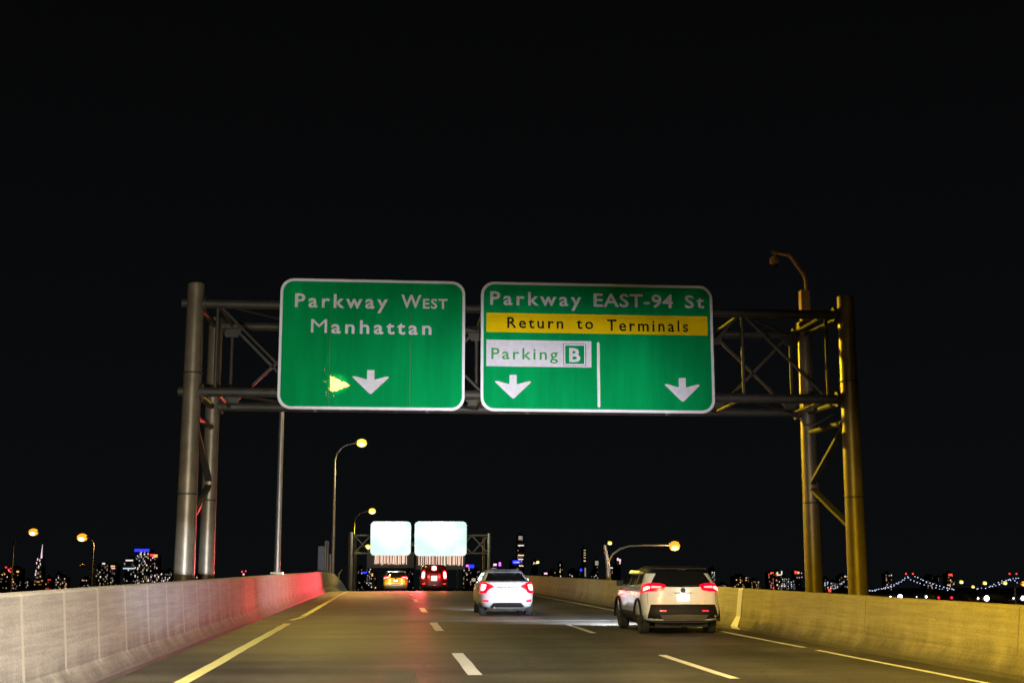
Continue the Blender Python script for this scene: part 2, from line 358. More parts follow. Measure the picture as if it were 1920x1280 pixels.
# ------------------------------------------------------------ barriers
def barrier(name, label, x_toe, side, h, mat, y0=-60, y1=300):
    # cross-section measured outward from the toe
    prof = [(0, 0), (0, .07), (.16, .30), (.24, h - .03), (.27, h), (.55, h), (.58, h - .03), (.60, -.3)]
    mb = MB(); yy = [y for y in ys if y0 <= y <= y1]; n = len(prof)
    for y in yy: mb.v += [(x_toe + side * u, y, rz(y) + z) for u, z in prof]
    for j in range(len(yy) - 1):
        for i in range(n - 1): a = j*n + i; mb.f.append([a, a+1, a+n+1, a+n]); mb.m.append(0)
    mb.f.append(list(range(n))); mb.m.append(0); mb.f.append([(len(yy)-1)*n + i for i in range(n)]); mb.m.append(0)
    o = mb.build(name, mat); tag(o, label, 'barrier'); return o
barrier('concrete_barrier', 'grey concrete barrier with pale vertical joint stripes beside the yellow line', -3.80, -1, 1.26, M['left_wall'])
barrier('concrete_barrier', 'smooth ochre lit concrete barrier beside the white edge line', 8.72, 1, 1.0, M['right_wall'])
# pale strip standing in for light through a joint on the right wall
mb = MB(); Yp = 33.0; pp = [(8.70, .012), (8.70, .075), (8.862, .305), (8.94, .975), (8.965, 1.006), (9.2, 1.006)]
vs_ = []
for y, dy in ((Yp, -.10), (Yp + .42, -.02)):
    vs_ += [(x, y + (dy * 6 if i == 0 else dy * 3 if i == 1 else 0), z) for i, (x, z) in enumerate(pp)]
mb.add(vs_, [(i, i+1, i+7, i+6) for i in range(5)])
tag(mb.build('painted_light_strip', M['light_strip_paint']), 'pale vertical strip painted as light on the ochre barrier', 'metal plate')  # light painted as a strip, no metal plate here

# ------------------------------------------------------------ gantry near the camera
YF, YR = 35.0, 38.3
def X_at(px, py, Y): return at(px, py, Y).x
def Z_at(px, py, Y): return at(px, py, Y).z
LF = at(345, 1080, YF).x; LR = at(386, 1080, YR).x; RF = at(1609, 1105, YF).x; RR = at(1527, 1105, YR).x
zt_L = Z_at(367, 531, YF); zt_R = Z_at(1586, 555, YF)
ga = empty('sign_gantry', ((LF + RF) / 2, YF, 0)); GX = (LF + RF) / 2
tag(ga, 'large steel box truss gantry on four round posts carrying the two green signs', 'sign gantry')
def loc(p): return (p[0] - GX, p[1] - YF, p[2])
def gpart(mb, name, mat, parent=None, smooth=False, bevel=0):
    o = mb.build(name, mat, parent or ga, smooth, bevel)
    return o
zc_top = Z_at(700, 575, YF); zc_bot = Z_at(700, 738, YF)
posts = []
for (x, y, zt, r0, r1) in ((LF, YF, zt_L, .27, .225), (LR, YR, zc_top + .25, .225, .20), (RF, YF, zt_R, .27, .235), (RR, YR, zc_top + .42, .26, .22)):
    mb = MB(); mb.tube([loc((x, y, -9)), loc((x, y, 1)), loc((x, y, zt * .5)), loc((x, y, zt - .03)), loc((x, y, zt))], [r0*1.05, r0, (r0+r1)/2, r1, r1 - .03], 28)
    p = gpart(mb, 'post', M['steel'], smooth=True); posts.append(p)
    for zz in (3.4, 6.6):
        mb = MB(); mb.tube([loc((x, y, zz)), loc((x, y, zz + .05))], (r0 + r1) / 2 + .012, 28); mb.build('weld_ring', M['dark_steel'], p, True)
def chord(y, z, r=.13):
    x0 = LF if y == YF else LR; x1 = RF if y == YF else RR
    mb = MB(); mb.tube([loc((x0 - (.35 if y == YF else 0), y, z)), loc((x1 - .1, y, z))], r, 16); c = gpart(mb, 'chord', M['dark_steel'], smooth=True)
    for xx in (x0 + .25, x1 - .35):
        mb = MB(); mb.tube([loc((xx - .04, y, z)), loc((xx + .04, y, z))], r + .09, 16); mb.build('flange', M['dark_steel'], c, True)
for y in (YF, YR):
    for z in (zc_top, zc_bot): chord(y, z)
NP = 7
xs = [LF + .6 + (RF - LF - 1.2) * i / NP for i in range(NP + 1)]
for i in range(NP):
    a, b = xs[i], xs[i+1]
    for (p, q) in (((a, YR, zc_top), (b, YR, zc_bot)), ((b, YR, zc_top), (a, YR, zc_bot))):
        mb = MB(); mb.bar(loc(p), loc(q), .075, .075); gpart(mb, 'diagonal_brace', M['dark_steel'])
    p, q = ((a, YF, zc_top), (b, YF, zc_bot)) if i % 2 == 0 else ((b, YF, zc_top), (a, YF, zc_bot))
    mb = MB(); mb.tube([loc(p), loc(q)], .042, 10); gpart(mb, 'diagonal_brace', M['dark_steel'], smooth=True)
    for z in (zc_top, zc_bot):
        mb = MB(); mb.tube([loc((a, YF, z)), loc((b, YR, z))], .034, 10); gpart(mb, 'lateral_brace', M['dark_steel'], smooth=True)
for i, x in enumerate(xs):
    for z in (zc_top, zc_bot):
        mb = MB(); mb.tube([loc((x, YF, z)), loc((x, YR, z))], .05, 10); gpart(mb, 'cross_tie', M['dark_steel'], smooth=True)
    for y in (YF, YR):
        mb = MB(); mb.tube([loc((x, y, zc_bot)), loc((x, y, zc_top))], .05, 10); gpart(mb, 'upright', M['dark_steel'], smooth=True)
    for z, s in ((zc_top, -1), (zc_bot, 1)):
        mb = MB(); mb.prism([(x - GX - .32, z), (x - GX + .32, z), (x - GX + .18, z + s * .34), (x - GX - .18, z + s * .34)], YR - YF - .075, YR - YF - .06); gpart(mb, 'gusset_plate', M['dark_steel'])
# bracing between the pair of posts at each end
for (xf, xr) in ((LF, LR), (RF, RR)):
    pts = [(xf, YF, zc_bot - .45), (xr, YR, 3.9), (xf, YF, 2.5)]
    for p, q in zip(pts, pts[1:]):
        mb = MB(); mb.bar(loc(p), loc(q), .17, .10); gpart(mb, 'post_brace', M['dark_steel'])
    for z in (zc_top, zc_bot, zc_bot - .6):
        mb = MB(); mb.tube([loc((xf, YF, z)), loc((xr, YR, z))], .09, 12); gpart(mb, 'end_tie', M['dark_steel'], smooth=True)
# conduit loops and a small box on the right hand posts
q = at(1505, 790, YR)
mb = MB(); mb.tube([loc(at(x, y, YR - .5)) for x, y in ((1500, 783), (1509, 797), (1526, 796), (1548, 786), (1562, 776))], .035, 10); gpart(mb, 'conduit', M['steel'], smooth=True)
mb = MB(); mb.tube([loc(at(x, y, YR - .4)) for x, y in ((1497, 610), (1505, 603), (1516, 602), (1524, 598))], .04, 10); gpart(mb, 'conduit', M['steel'], smooth=True)
for x in (1500, 1547, 1574):
    mb = MB(); mb.tube([loc(at(x, 640, YR - .45)), loc(at(x + 3, 742, YR - .45))], .035, 10); gpart(mb, 'conduit', M['steel'], smooth=True)
mb = MB(); a = at(1500, 752, YR - .5); b = at(1538, 772, YR - .5); mb.box(loc((a.x, YR - .75, b.z)), loc((b.x, YR - .45, a.z))); gpart(mb, 'junction_box', M['steel'], bevel=.02)
mb = MB(); a = at(1522, 565, YR); mb.box(loc((RR - .2, YR - .22, zc_top + .1)), loc((RR + .24, YR + .2, zc_top + .42))); gpart(mb, 'mast_bracket', M['dark_steel'], bevel=.02)

# ------------------------------------------------------------ signs
def rrect(x0, x1, z0, z1, r, n=8):
    pts = []
    for cx, cz, a0 in ((x1-r, z1-r, 0), (x0+r, z1-r, 90), (x0+r, z0+r, 180), (x1-r, z0+r, 270)):
        for k in range(n + 1): a = R(a0 + 90 * k / n); pts.append((cx + r*math.cos(a), cz + r*math.sin(a)))
    return pts

def text_obj(body, name, x0, x1, zbase, cap, ydepth, mat, parent, bold=.02, spacing=1.15, caps_scale=1.0):
    def raw(txt, sp=1.0):
        cu = bpy.data.curves.new('lettering', 'FONT'); cu.body = txt; cu.size = 1; cu.space_character = sp; cu.offset = bold; cu.extrude = .012; cu.resolution_u = 3
        o = bpy.data.objects.new('t', cu); C.objects.link(o); dg = bpy.context.evaluated_depsgraph_get()
        me = bpy.data.meshes.new_from_object(o.evaluated_get(dg)); C.objects.unlink(o); bpy.data.objects.remove(o); return me
    capm = raw('H'); ch = max(v.co.y for v in capm.vertices) - min(v.co.y for v in capm.vertices); cb = min(v.co.y for v in capm.vertices)
    me = raw(body, spacing); xa = min(v.co.x for v in me.vertices); xb = max(v.co.x for v in me.vertices)
    sx_, sz_ = (x1 - x0) / (xb - xa), cap / ch
    for v in me.vertices:
        v.co = Vector((x0 + (v.co.x - xa) * sx_, ydepth - v.co.z * .5, zbase + (v.co.y - cb) * sz_))
    me.name = name; me.materials.clear(); me.materials.append(mat)
    o = bpy.data.objects.new(name, me); C.objects.link(o); o.parent = parent
    return o

def sign(name, label, px, Y, border=.075, rad=.36):
    x0, x1 = at(px[0], px[3], Y).x, at(px[1], px[3], Y).x
    zt = (at(px[0], px[2], Y).z + at(px[1], px[2] + px[4], Y).z) / 2; zb = (at(px[0], px[3], Y).z + at(px[1], px[3] + px[5], Y).z) / 2
    cx = (x0 + x1) / 2; root = empty(name, (cx, Y, zb)); tag(root, label, 'road sign')
    W = x1 - x0; Hh = zt - zb
    MB().prism(rrect(-W/2, W/2, 0, Hh, rad), 0, .06).build('border', M['sign_border'], root)
    MB().prism(rrect(-W/2 + border, W/2 - border, border, Hh - border, rad - border * .8), -.006, -.001).build('green_panel', M['green'], root)
    MB().box((-W/2 + .3, .065, .3), (W/2 - .3, .12, .42)).box((-W/2 + .3, .065, Hh - .42), (W/2 - .3, .12, Hh - .3)).build('back_rail', M['sign_back'], root)
    for sx_ in (-.3, .3):
        MB().box((sx_ * W - .05, .125, -.05), (sx_ * W + .05, .20, Hh + .02)).build('hanger', M['dark_steel'], root)
    def L(p): v = at(p[0], p[1], Y); return (v.x - cx, v.z - zb)
    return root, L, W, Hh
def arrow(root, L, x0, x1, y0, y1, name='arrow'):
    (a, t), (b, bt) = L((x0, y0)), L((x1, y1)); c = (a + b) / 2; w_ = b - a; h = t - bt
    half = [(.10, 1), (.10, .60), (.40, .725), (.48, .735), (.5, .70), (.46, .635), (.04, .03), (0, 0)]
    pts = [(c + u * w_, bt + v * h) for u, v in half] + [(c - u * w_, bt + v * h) for u, v in reversed(half[:-1])]
    mb = MB(); mb.prism(pts, -.014, -.007); return mb.build(name, M['sign_white'], root)
def line(root, L, txt, x0, x1, yb, yc, mat, name='lettering', **k):
    (a, zb), (b, _) = L((x0, yb)), L((x1, yb)); cap = L((x0, yc))[1] - zb
    return text_obj(txt, name, a, b, zb, cap, k.pop('depth', -.012), mat, root, **k)

s1, L1, W1, H1 = sign('overhead_sign', 'green overhead sign reading Parkway West Manhattan above one white arrow', (519, 871, 522, 767, 5, 2), YF - .30)
line(s1, L1, 'Parkway', 553, 727, 576, 550, M['sign_white'], spacing=1.3, bold=.020)
line(s1, L1, 'W', 752, 790, 577.5, 552.5, M['sign_white'])
line(s1, L1, 'EST', 793, 839, 578.5, 560, M['sign_white'], spacing=1.12)
line(s1, L1, 'M', 583, 613, 623.5, 598, M['sign_white'], bold=0)
line(s1, L1, 'anhattan', 621, 809, 625, 599.5, M['sign_white'], spacing=1.3, bold=.020)
arrow(s1, L1, 661, 729, 693, 739)
for px in (619, 770):
    a = L1((px, 640))[0]; MB().box((a - .008, -.0085, .1), (a + .008, -.0065, H1 - .1)).build('panel_seam', pmat('seam', (.001, .13, .03), .6), s1)
# yellow lamp glare painted as a ragged patch on the sign
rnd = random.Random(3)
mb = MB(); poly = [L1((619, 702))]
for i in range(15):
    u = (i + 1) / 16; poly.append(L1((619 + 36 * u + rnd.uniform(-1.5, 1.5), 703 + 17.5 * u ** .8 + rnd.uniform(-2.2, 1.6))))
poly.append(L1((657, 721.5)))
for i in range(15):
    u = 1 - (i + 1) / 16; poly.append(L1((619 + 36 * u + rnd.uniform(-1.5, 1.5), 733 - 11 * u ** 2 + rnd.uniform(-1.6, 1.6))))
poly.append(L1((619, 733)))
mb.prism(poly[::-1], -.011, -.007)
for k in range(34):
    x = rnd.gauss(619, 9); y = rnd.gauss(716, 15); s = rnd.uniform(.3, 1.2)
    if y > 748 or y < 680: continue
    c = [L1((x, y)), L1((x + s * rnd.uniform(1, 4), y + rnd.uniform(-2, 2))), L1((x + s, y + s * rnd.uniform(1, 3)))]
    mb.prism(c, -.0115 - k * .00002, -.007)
mb.build('painted_glare', pmat('yellow_glare_paint', (.9, .70, .16), .35), s1)
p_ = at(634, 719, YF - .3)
light('glare_spot', 'SPOT', (-2.2, -2.0, 11.3), (1, .80, .30), 75000, p_, .02, .62, .9)  # narrow spot added only to brighten the painted glare

s2, L2, W2, H2 = sign('overhead_sign', 'wide green overhead sign reading Parkway EAST-94 St with yellow and white panels', (901, 1341, 527, 770, 10, 5), YF - .30)
line(s2, L2, 'Parkway', 919, 1090, 571.5, 546, M['sign_white'], spacing=1.3, bold=.020)
line(s2, L2, 'EAST-94', 1113, 1262, 575, 550, M['sign_white'], spacing=1.08, bold=.020)
line(s2, L2, 'S', 1284, 1301, 578, 553.5, M['sign_white'], bold=.020); line(s2, L2, 't', 1306, 1320, 578, 554, M['sign_white'], bold=.020)
def panel(root, L, x0, y0, x1, y1, mat, name, dy0=-.012, dy1=-.007):
    (a, t), (b, bt) = L((x0, y0)), L((x1, y1)); mb = MB(); mb.box((a, dy0, bt), (b, dy1, t)); return mb.build(name, mat, root)
yp = panel(s2, L2, 912, 586, 1327, 629, M['sign_yellow'], 'yellow_panel')
line(s2, L2, 'Return', 951, 1056, 614.5, 594.5, M['sign_black'], spacing=1.3, depth=-.020, bold=.012)
line(s2, L2, 't', 1081, 1092, 616.5, 596.5, M['sign_black'], depth=-.020, bold=.012); line(s2, L2, 'o', 1097, 1112, 617, 596.5, M['sign_black'], depth=-.020, bold=.012)
line(s2, L2, 'Terminals', 1138, 1290, 620, 599, M['sign_black'], spacing=1.3, depth=-.020, bold=.012)
wp = panel(s2, L2, 912, 636.5, 1109, 689, M['sign_white'], 'white_panel')
line(s2, L2, 'Parking', 921, 1046, 673, 652, pmat('letter_green', (.002, .25, .03), .5), spacing=1.25, depth=-.020, bold=.012)
panel(s2, L2, 1056, 644, 1099, 686, M['line_dark'], 'box_outline', -.0135, -.0125)
panel(s2, L2, 1057.5, 645.2, 1097.5, 684.8, M['sign_border'], 'box_rim', -.0150, -.0140)
panel(s2, L2, 1059.5, 647.5, 1095.5, 682.5, M['green'], 'green_square', -.0165, -.0155)
line(s2, L2, 'B', 1067, 1088, 679, 652.5, M['sign_white'], depth=-.0225, bold=.03)
(a, t), (b, bt) = L2((1119, 641)), L2((1125.5, 764)); MB().prism(rrect(a, b, bt, t, .04, 4), -.012, -.007).build('divider', M['sign_border'], s2)
arrow(s2, L2, 928, 996, 702, 747.5); arrow(s2, L2, 1246, 1313, 708, 753.5)
# signs face the road; a slight lean of the second one follows the photo
# ------------------------------------------------------------ CCTV mast
cc = empty('traffic_camera', (RR, YR, zc_top + .4)); tag(cc, 'pinkish lit bent mast with a round camera hanging above the gantry', 'camera')
def LC(px, py): v = at(px, py, YR); return (v.x - RR, 0, v.z - zc_top - .4)
MB().tube([LC(1512, 548), LC(1511, 525), LC(1507, 515), LC(1484, 483), LC(1478, 478), LC(1447, 471.5)], .055, 12).build('mast', M['pink_lit_steel'], cc, True)
a = LC(1499, 545); b = (LC(1517, 573)[0], 0, -.02); MB().box((a[0], -.14, b[2]), (b[0], .14, a[2])).build('collar', M['pink_lit_steel'], cc, bevel=.015)
c = LC(1452, 491); MB().tube([LC(1451, 471), LC(1452, 482)], .045, 10).build('drop_stem', M['pink_lit_steel'], cc, True)
MB().lathe([(.03, .17), (.10, .15), (.145, .08), (.15, -.02), (.13, -.06)], 20, 'Z', c).build('housing', M['pink_lit_steel'], cc, True)
MB().lathe([(.12, -.05), (.115, -.10), (.08, -.155), (.02, -.175)], 20, 'Z', c).build('dome', M['glass'], cc, True)

# ------------------------------------------------------------ street lamps
def street_lamp(label, X, Y, zbase, ztop, arm, side=1, lens='lamp_yellow', rad=.11, power=0, group='street lamps along the left barrier', aim=None, col=SODIUM, r0=None, head=1.0, flat=False):
    root = empty('street_lamp', (X, Y, zbase)); tag(root, label, 'street lamp', group)
    Hh = ztop - zbase; a = arm * side
    MB().tube([(0, 0, 0), (0, 0, .5), (0, 0, Hh * .5), (0, 0, Hh - arm * .75)], [rad*1.15, rad, rad * .85, rad * .62], 16).build('pole', M['pole'], root, True)
    MB().box((-rad*1.9, -rad*1.9, 0), (rad*1.9, rad*1.9, .10)).build('base_plate', M['pole'], root, bevel=.01)
    pts = []
    for k in range(10):
        u = k / 9; ang = u * R(80); pts.append((a * .62 * (1 - math.cos(ang)) / (1 - math.cos(R(80))), 0, Hh - arm * .75 + arm * .70 * math.sin(ang)))
    pts.append((a * .9, 0, Hh - .02))
    MB().tube(pts, [rad * .62 - (rad * .25) * k / 10 for k in range(11)], 12).build('arm', M['pole'], root, True)
    hd = MB(); s = head
    hd.lathe([(.05, -.34*s), (.13*s, -.30*s), (.17*s, 0), (.12*s, .26*s), (.03, .32*s)], 16, 'X', (a, 0, Hh)); h = hd.build('lamp_head', M['lamp_off'], root, True)
    h.scale = (1, 1, .55); h.location.z = Hh * .45
    ln = MB().lathe([(.03, -.27*s), (.16*s, -.22*s), (.24*s, -.1*s), (.26*s, 0), (.24*s, .1*s), (.16*s, .22*s), (.03, .27*s)], 18, 'X').build('lens', M[lens], h, True)
    ln.location = (a + .03 * side, 0, Hh - .06*s); ln.scale = (1, 1, 1.5)
    if lens != 'lamp_off':
        co = MB().lathe([(.02, -.16*s), (.085*s, -.10*s), (.11*s, 0), (.085*s, .10*s), (.02, .16*s)], 16, 'X').build('bulb_glow', M['lamp_core'], root, True)
        co.location = (a + .03 * side, -.20 * s, Hh - .12*s)
    if power: 
        light('street_lamp_light', 'SPOT', (X + a, Y, ztop - .55), col, power, aim or (X + a + 2.0, Y, 0), .7, 165, .3)
    return root
XL = -4.22
street_lamp('tall street lamp whose head is hidden behind the Manhattan sign', XL, 50.6, 1.26, 11.2, 1.96, power=3500, rad=.12, col=(1, .74, .14))
street_lamp('lit street lamp at the left wall in the middle, second of the row', XL, 99.6, .9, at(675, 829, 99.6).z, 1.96, rad=.13, power=6500, head=1.5, col=(1, .74, .14))
street_lamp('lit street lamp rising beside the far gantry and its white signs', -4.1, 153, -4.0, at(694, 957, 153).z, 2.0, rad=.13, power=12000, head=1.6)
street_lamp('farthest street lamp, its glow just left of the far white sign', at(660, 1000, 205).x, 205, -6.8, at(689, 1024, 205).z, 2.45, rad=.12, power=3000, head=1.7)
# lower ramp lamps
p = at(1137, 1022, 62)
root = empty('street_lamp', (p.x, 62, gz(62))); tag(root, 'pale street lamp with long curved arm beyond the right barrier', 'street lamp', 'lamps on the lower roads'); base = Vector((p.x, 62, gz(62)))
def Lr(px, py, Y=62): return at(px, py, Y) - base
MB().tube([(0, 0, 0), (0.05, 0, 6), Lr(1141, 1088), Lr(1140, 1060), Lr(1134, 1021)], [.16, .14, .12, .10, .07], 14).build('pole', M['pole'], root, True)
MB().tube([Lr(1140, 1066), Lr(1141, 1052), Lr(1149, 1038), Lr(1163, 1028), Lr(1180, 1023), Lr(1210, 1021.5), Lr(1254, 1021.5)], [.07, .06, .055, .05, .045, .04, .035], 12).build('arm', M['pole'], root, True)
c = Lr(1264, 1021); MB().lathe([(.04, -.26), (.10, -.22), (.13, 0), (.10, .18), (.03, .22)], 14, 'X', (c.x, c.y, c.z + .04)).build('lamp_head', M['lamp_off'], root, True)
MB().lathe([(.03, -.26), (.19, -.18), (.24, 0), (.19, .18), (.03, .26)], 14, 'X', (c.x + .02, c.y, c.z - .05)).build('lens', M['lamp_orange'], root, True)
pl = at(1264, 1023, 62); light('street_lamp_light', 'POINT', (pl.x, 61.7, pl.z - .3), (1, .6, .2), 380, size=.15)
p = at(20, 1110, 150); street_lamp('orange street lamp at the far left edge, arm bending right', p.x, 150, gz(150), at(53, 996, 150).z, 2.0, 1, 'lamp_orange', .12, 1500, 'lamps on the lower roads', None, (1, .5, .1), head=1.9)
p = at(173, 1103, 150); street_lamp('orange street lamp on the left with its arm bending left', p.x, 150, gz(150), at(151, 1006, 150).z, 1.35, -1, 'lamp_orange', .12, 1500, 'lamps on the lower roads', None, (1, .5, .1), head=2.1)
p = at(170, 1103, 148); street_lamp('small unlit street lamp below the orange lamp bending left', p.x, 147, gz(147), at(157, 1060, 147).z, .75, -1, 'lamp_off', .07, 0, 'lamps on the lower roads', head=1.0)
p = at(1905, 1130, 75); street_lamp('curved street lamp at the right edge just above the barrier', p.x, 75, gz(75), at(1916, 1093, 75).z, .55, 1, 'lamp_orange', .08, 260, 'lamps on the lower roads', None, (1, .6, .25), head=.7)
for (px, py, Y, lab) in ((1802, 1090, 330, 'small pale yellow street lamp left of the gap between bridge cables'), (1846, 1092, 330, 'small pale yellow street lamp where the right bridge cable starts'), (1884, 1092, 330, 'small pale yellow street lamp below the right bridge tower'), (1824, 1099, 420, 'tiny low yellow street lamp between two bigger ones'), (1143, 1017, 300, 'tiny far street lamp beside the tip of the curved lamp pole'), (1008, 1053, 420, 'tiny pale street lamp right of the banded tower')):
    p = at(px, py, Y); street_lamp(lab, p.x - 1, Y, gz(Y), p.z, 1.0, 1, 'lamp_yellow', .12, 0, 'small far street lamps', head=2.0)

# ------------------------------------------------------------ far gantry and signs with painted glow
YG = 138.0
fg = empty('sign_gantry', (at(790, 1040, YG).x, YG, rz(YG))); gx, gzz = fg.location.x, fg.location.z
tag(fg, 'far steel truss gantry on round posts behind two glowing white signs', 'sign gantry')
def LG(px, py, dy=0): v = at(px, py, YG + dy); return Vector((v.x - gx, dy, v.z - gzz))
for (x, yt, dy, r) in ((658, 997, 0, .27), (666, 1001, 3.4, .22), (918, 999, 0, .25), (908, 1003, 3.4, .22)):
    a = LG(x, yt, dy); MB().tube([(a.x, dy, -1), (a.x, dy, a.z)], [r, r * .85], 18).build('post', M['steel'], fg, True)
for (y0, dy) in ((1003, 0), (1037, 0), (1006, 3.4), (1036, 3.4)):
    a = LG(664, y0, dy); b = LG(916, y0, dy); MB().tube([a, b], .10, 12).build('chord', M['dark_steel'] if dy else M['steel'], fg, True)
n = 8
for i in range(n):
    xa = 664 + 252 * i / n; xb = 664 + 252 * (i + 1) / n
    MB().bar(LG(xa, 1003, 1), LG(xb, 1037, 1), .13, .08).build('diagonal_brace', M['steel'], fg)
    MB().bar(LG(xb, 1003, 1.2), LG(xa, 1037, 1.2), .13, .08).build('diagonal_brace', M['steel'], fg)
def glow_sign(px, label):
    x0, x1 = at(px[0], px[3], YG - .5).x, at(px[1], px[3], YG - .5).x; zt = at((px[0]+px[1])/2, px[2], YG-.5).z; zb = at((px[0]+px[1])/2, px[3], YG-.5).z
    cx = (x0+x1)/2; r = empty('glow_painted_sign', (cx, YG - .5, zb)); tag(r, label, 'road sign', 'glowing signs on the far gantry')
    W, Hh = x1-x0, zt-zb
    MB().prism(rrect(-W/2, W/2, 0, Hh, .42), 0, .15).build('sign_case', M['sign_border'], r)
    MB().prism(rrect(-W/2+.03, W/2-.03, .03, Hh-.03, .40), -.01, -.002).build('sign_face', M['mint'], r)
    light('sign_glow_fill', 'POINT', (cx, YG - 2.2, zb + .7 * Hh), (.75, 1, .88), 900, size=1.0)  # added point light, extends the painted glow of the sign
glow_sign((694, 770, 977, 1041), 'square glowing white sign, left one on the far gantry')
glow_sign((777, 875, 977, 1042), 'wide glowing mint white sign, right one on the far gantry')
bars_mat = emat('pink_white_streak_glow', (1, .66, .5), 1.35)  # glowing bars on boards added for reflected streaks under the signs
panel_mat = pmat('grey_streak_panel', (.30, .28, .27), .6)
rr_ = random.Random(11)
for (x0, x1, sx0, sx1, yb, lab) in ((688, 776, 702, 763, 1064, 'grey board with pinkish bars added for reflected streaks under the square glowing sign'), (780, 872, 785, 868, 1067, 'grey board with pinkish bars added for reflected streaks under the wide glowing sign')):
    Yb = YG + 9; a = at(x0, 1038, Yb); b = at(x1, yb, Yb); r = empty('streak_board', ((a.x+b.x)/2, Yb, b.z)); tag(r, lab, 'streak board', 'boards of glowing streaks')
    W = b.x - a.x; Hh = a.z - b.z
    MB().box((-W/2, 0, 0), (W/2, .3, Hh)).build('added_streak_backing', panel_mat, r, bevel=.04)
    c0 = at(sx0, 1043, Yb).x - r.location.x; c1 = at(sx1, 1043, Yb).x - r.location.x; nn = 24
    for k in range(nn):
        xx = c0 + (c1 - c0) * (k + rr_.uniform(.2, .8)) / nn; za = Hh * rr_.uniform(.2, .34); lean = rr_.uniform(-.04, .04)
        MB().bar((xx, -.04, za), (xx + lean, -.04, Hh - .12), rr_.uniform(.05, .10), .05).build('streak_bar', bars_mat, r)
    for sgn in (-1, 1): MB().box((sgn * W * .35 - .08, .05, -(b.z - rz(Yb))), (sgn * W * .35 + .08, .25, -.003)).build('added_streak_board_leg', M['dark_steel'], r)

# cabinet and posts behind the left barrier
p0 = at(596, 1073, 92); cb = empty('roadside_cabinet', (at(602, 1073, 92).x, 92, .4)); tag(cb, 'blue grey steel cabinet standing behind the far end of the left barrier', 'cabinet')
zt = at(601, 1024, 92).z - .4; MB().box((-.25, -.2, 0), (.22, .3, zt)).build('body', M['cabinet'], cb, bevel=.05); MB().box((-.20, -.215, .5), (.17, -.203, zt - .15)).build('door', M['cabinet'], cb)
for (px, py, lab) in ((611, 1013, 'tallest thin grey post beside the blue grey cabinet'), (615, 1014, 'thin grey post between the cabinet and the lamp pole'), (619.5, 1038, 'shortest thin grey post beside the street lamp pole')):
    v = at(px, py, 93); o = MB().tube([(0, 0, 0), (0, 0, v.z - .4)], [.085, .075], 12).build('sign_post', M['pole'], None, True); o.location = (v.x, 93, .4); tag(o, lab, 'post', 'posts beside the cabinet')
v = at(635, 1083, 104); o = MB().tube([(0, 0, 0), tuple(at(636, 1074, 104) - v), tuple(at(642, 1067, 104) - v)], [.07, .05, .03], 8).build('bent_post', M['pole'], None, True); o.location = v; tag(o, 'short bent pale post at the end of the left barrier', 'post')

# ------------------------------------------------------------ vehicles
def interp(tab, z, k):
    if z <= tab[0][0]: return tab[0][k]
    for a, b in zip(tab, tab[1:]):
        if z <= b[0]:
            t = (z - a[0]) / (b[0] - a[0]); return a[k] + (b[k] - a[k]) * t
    return tab[-1][k]

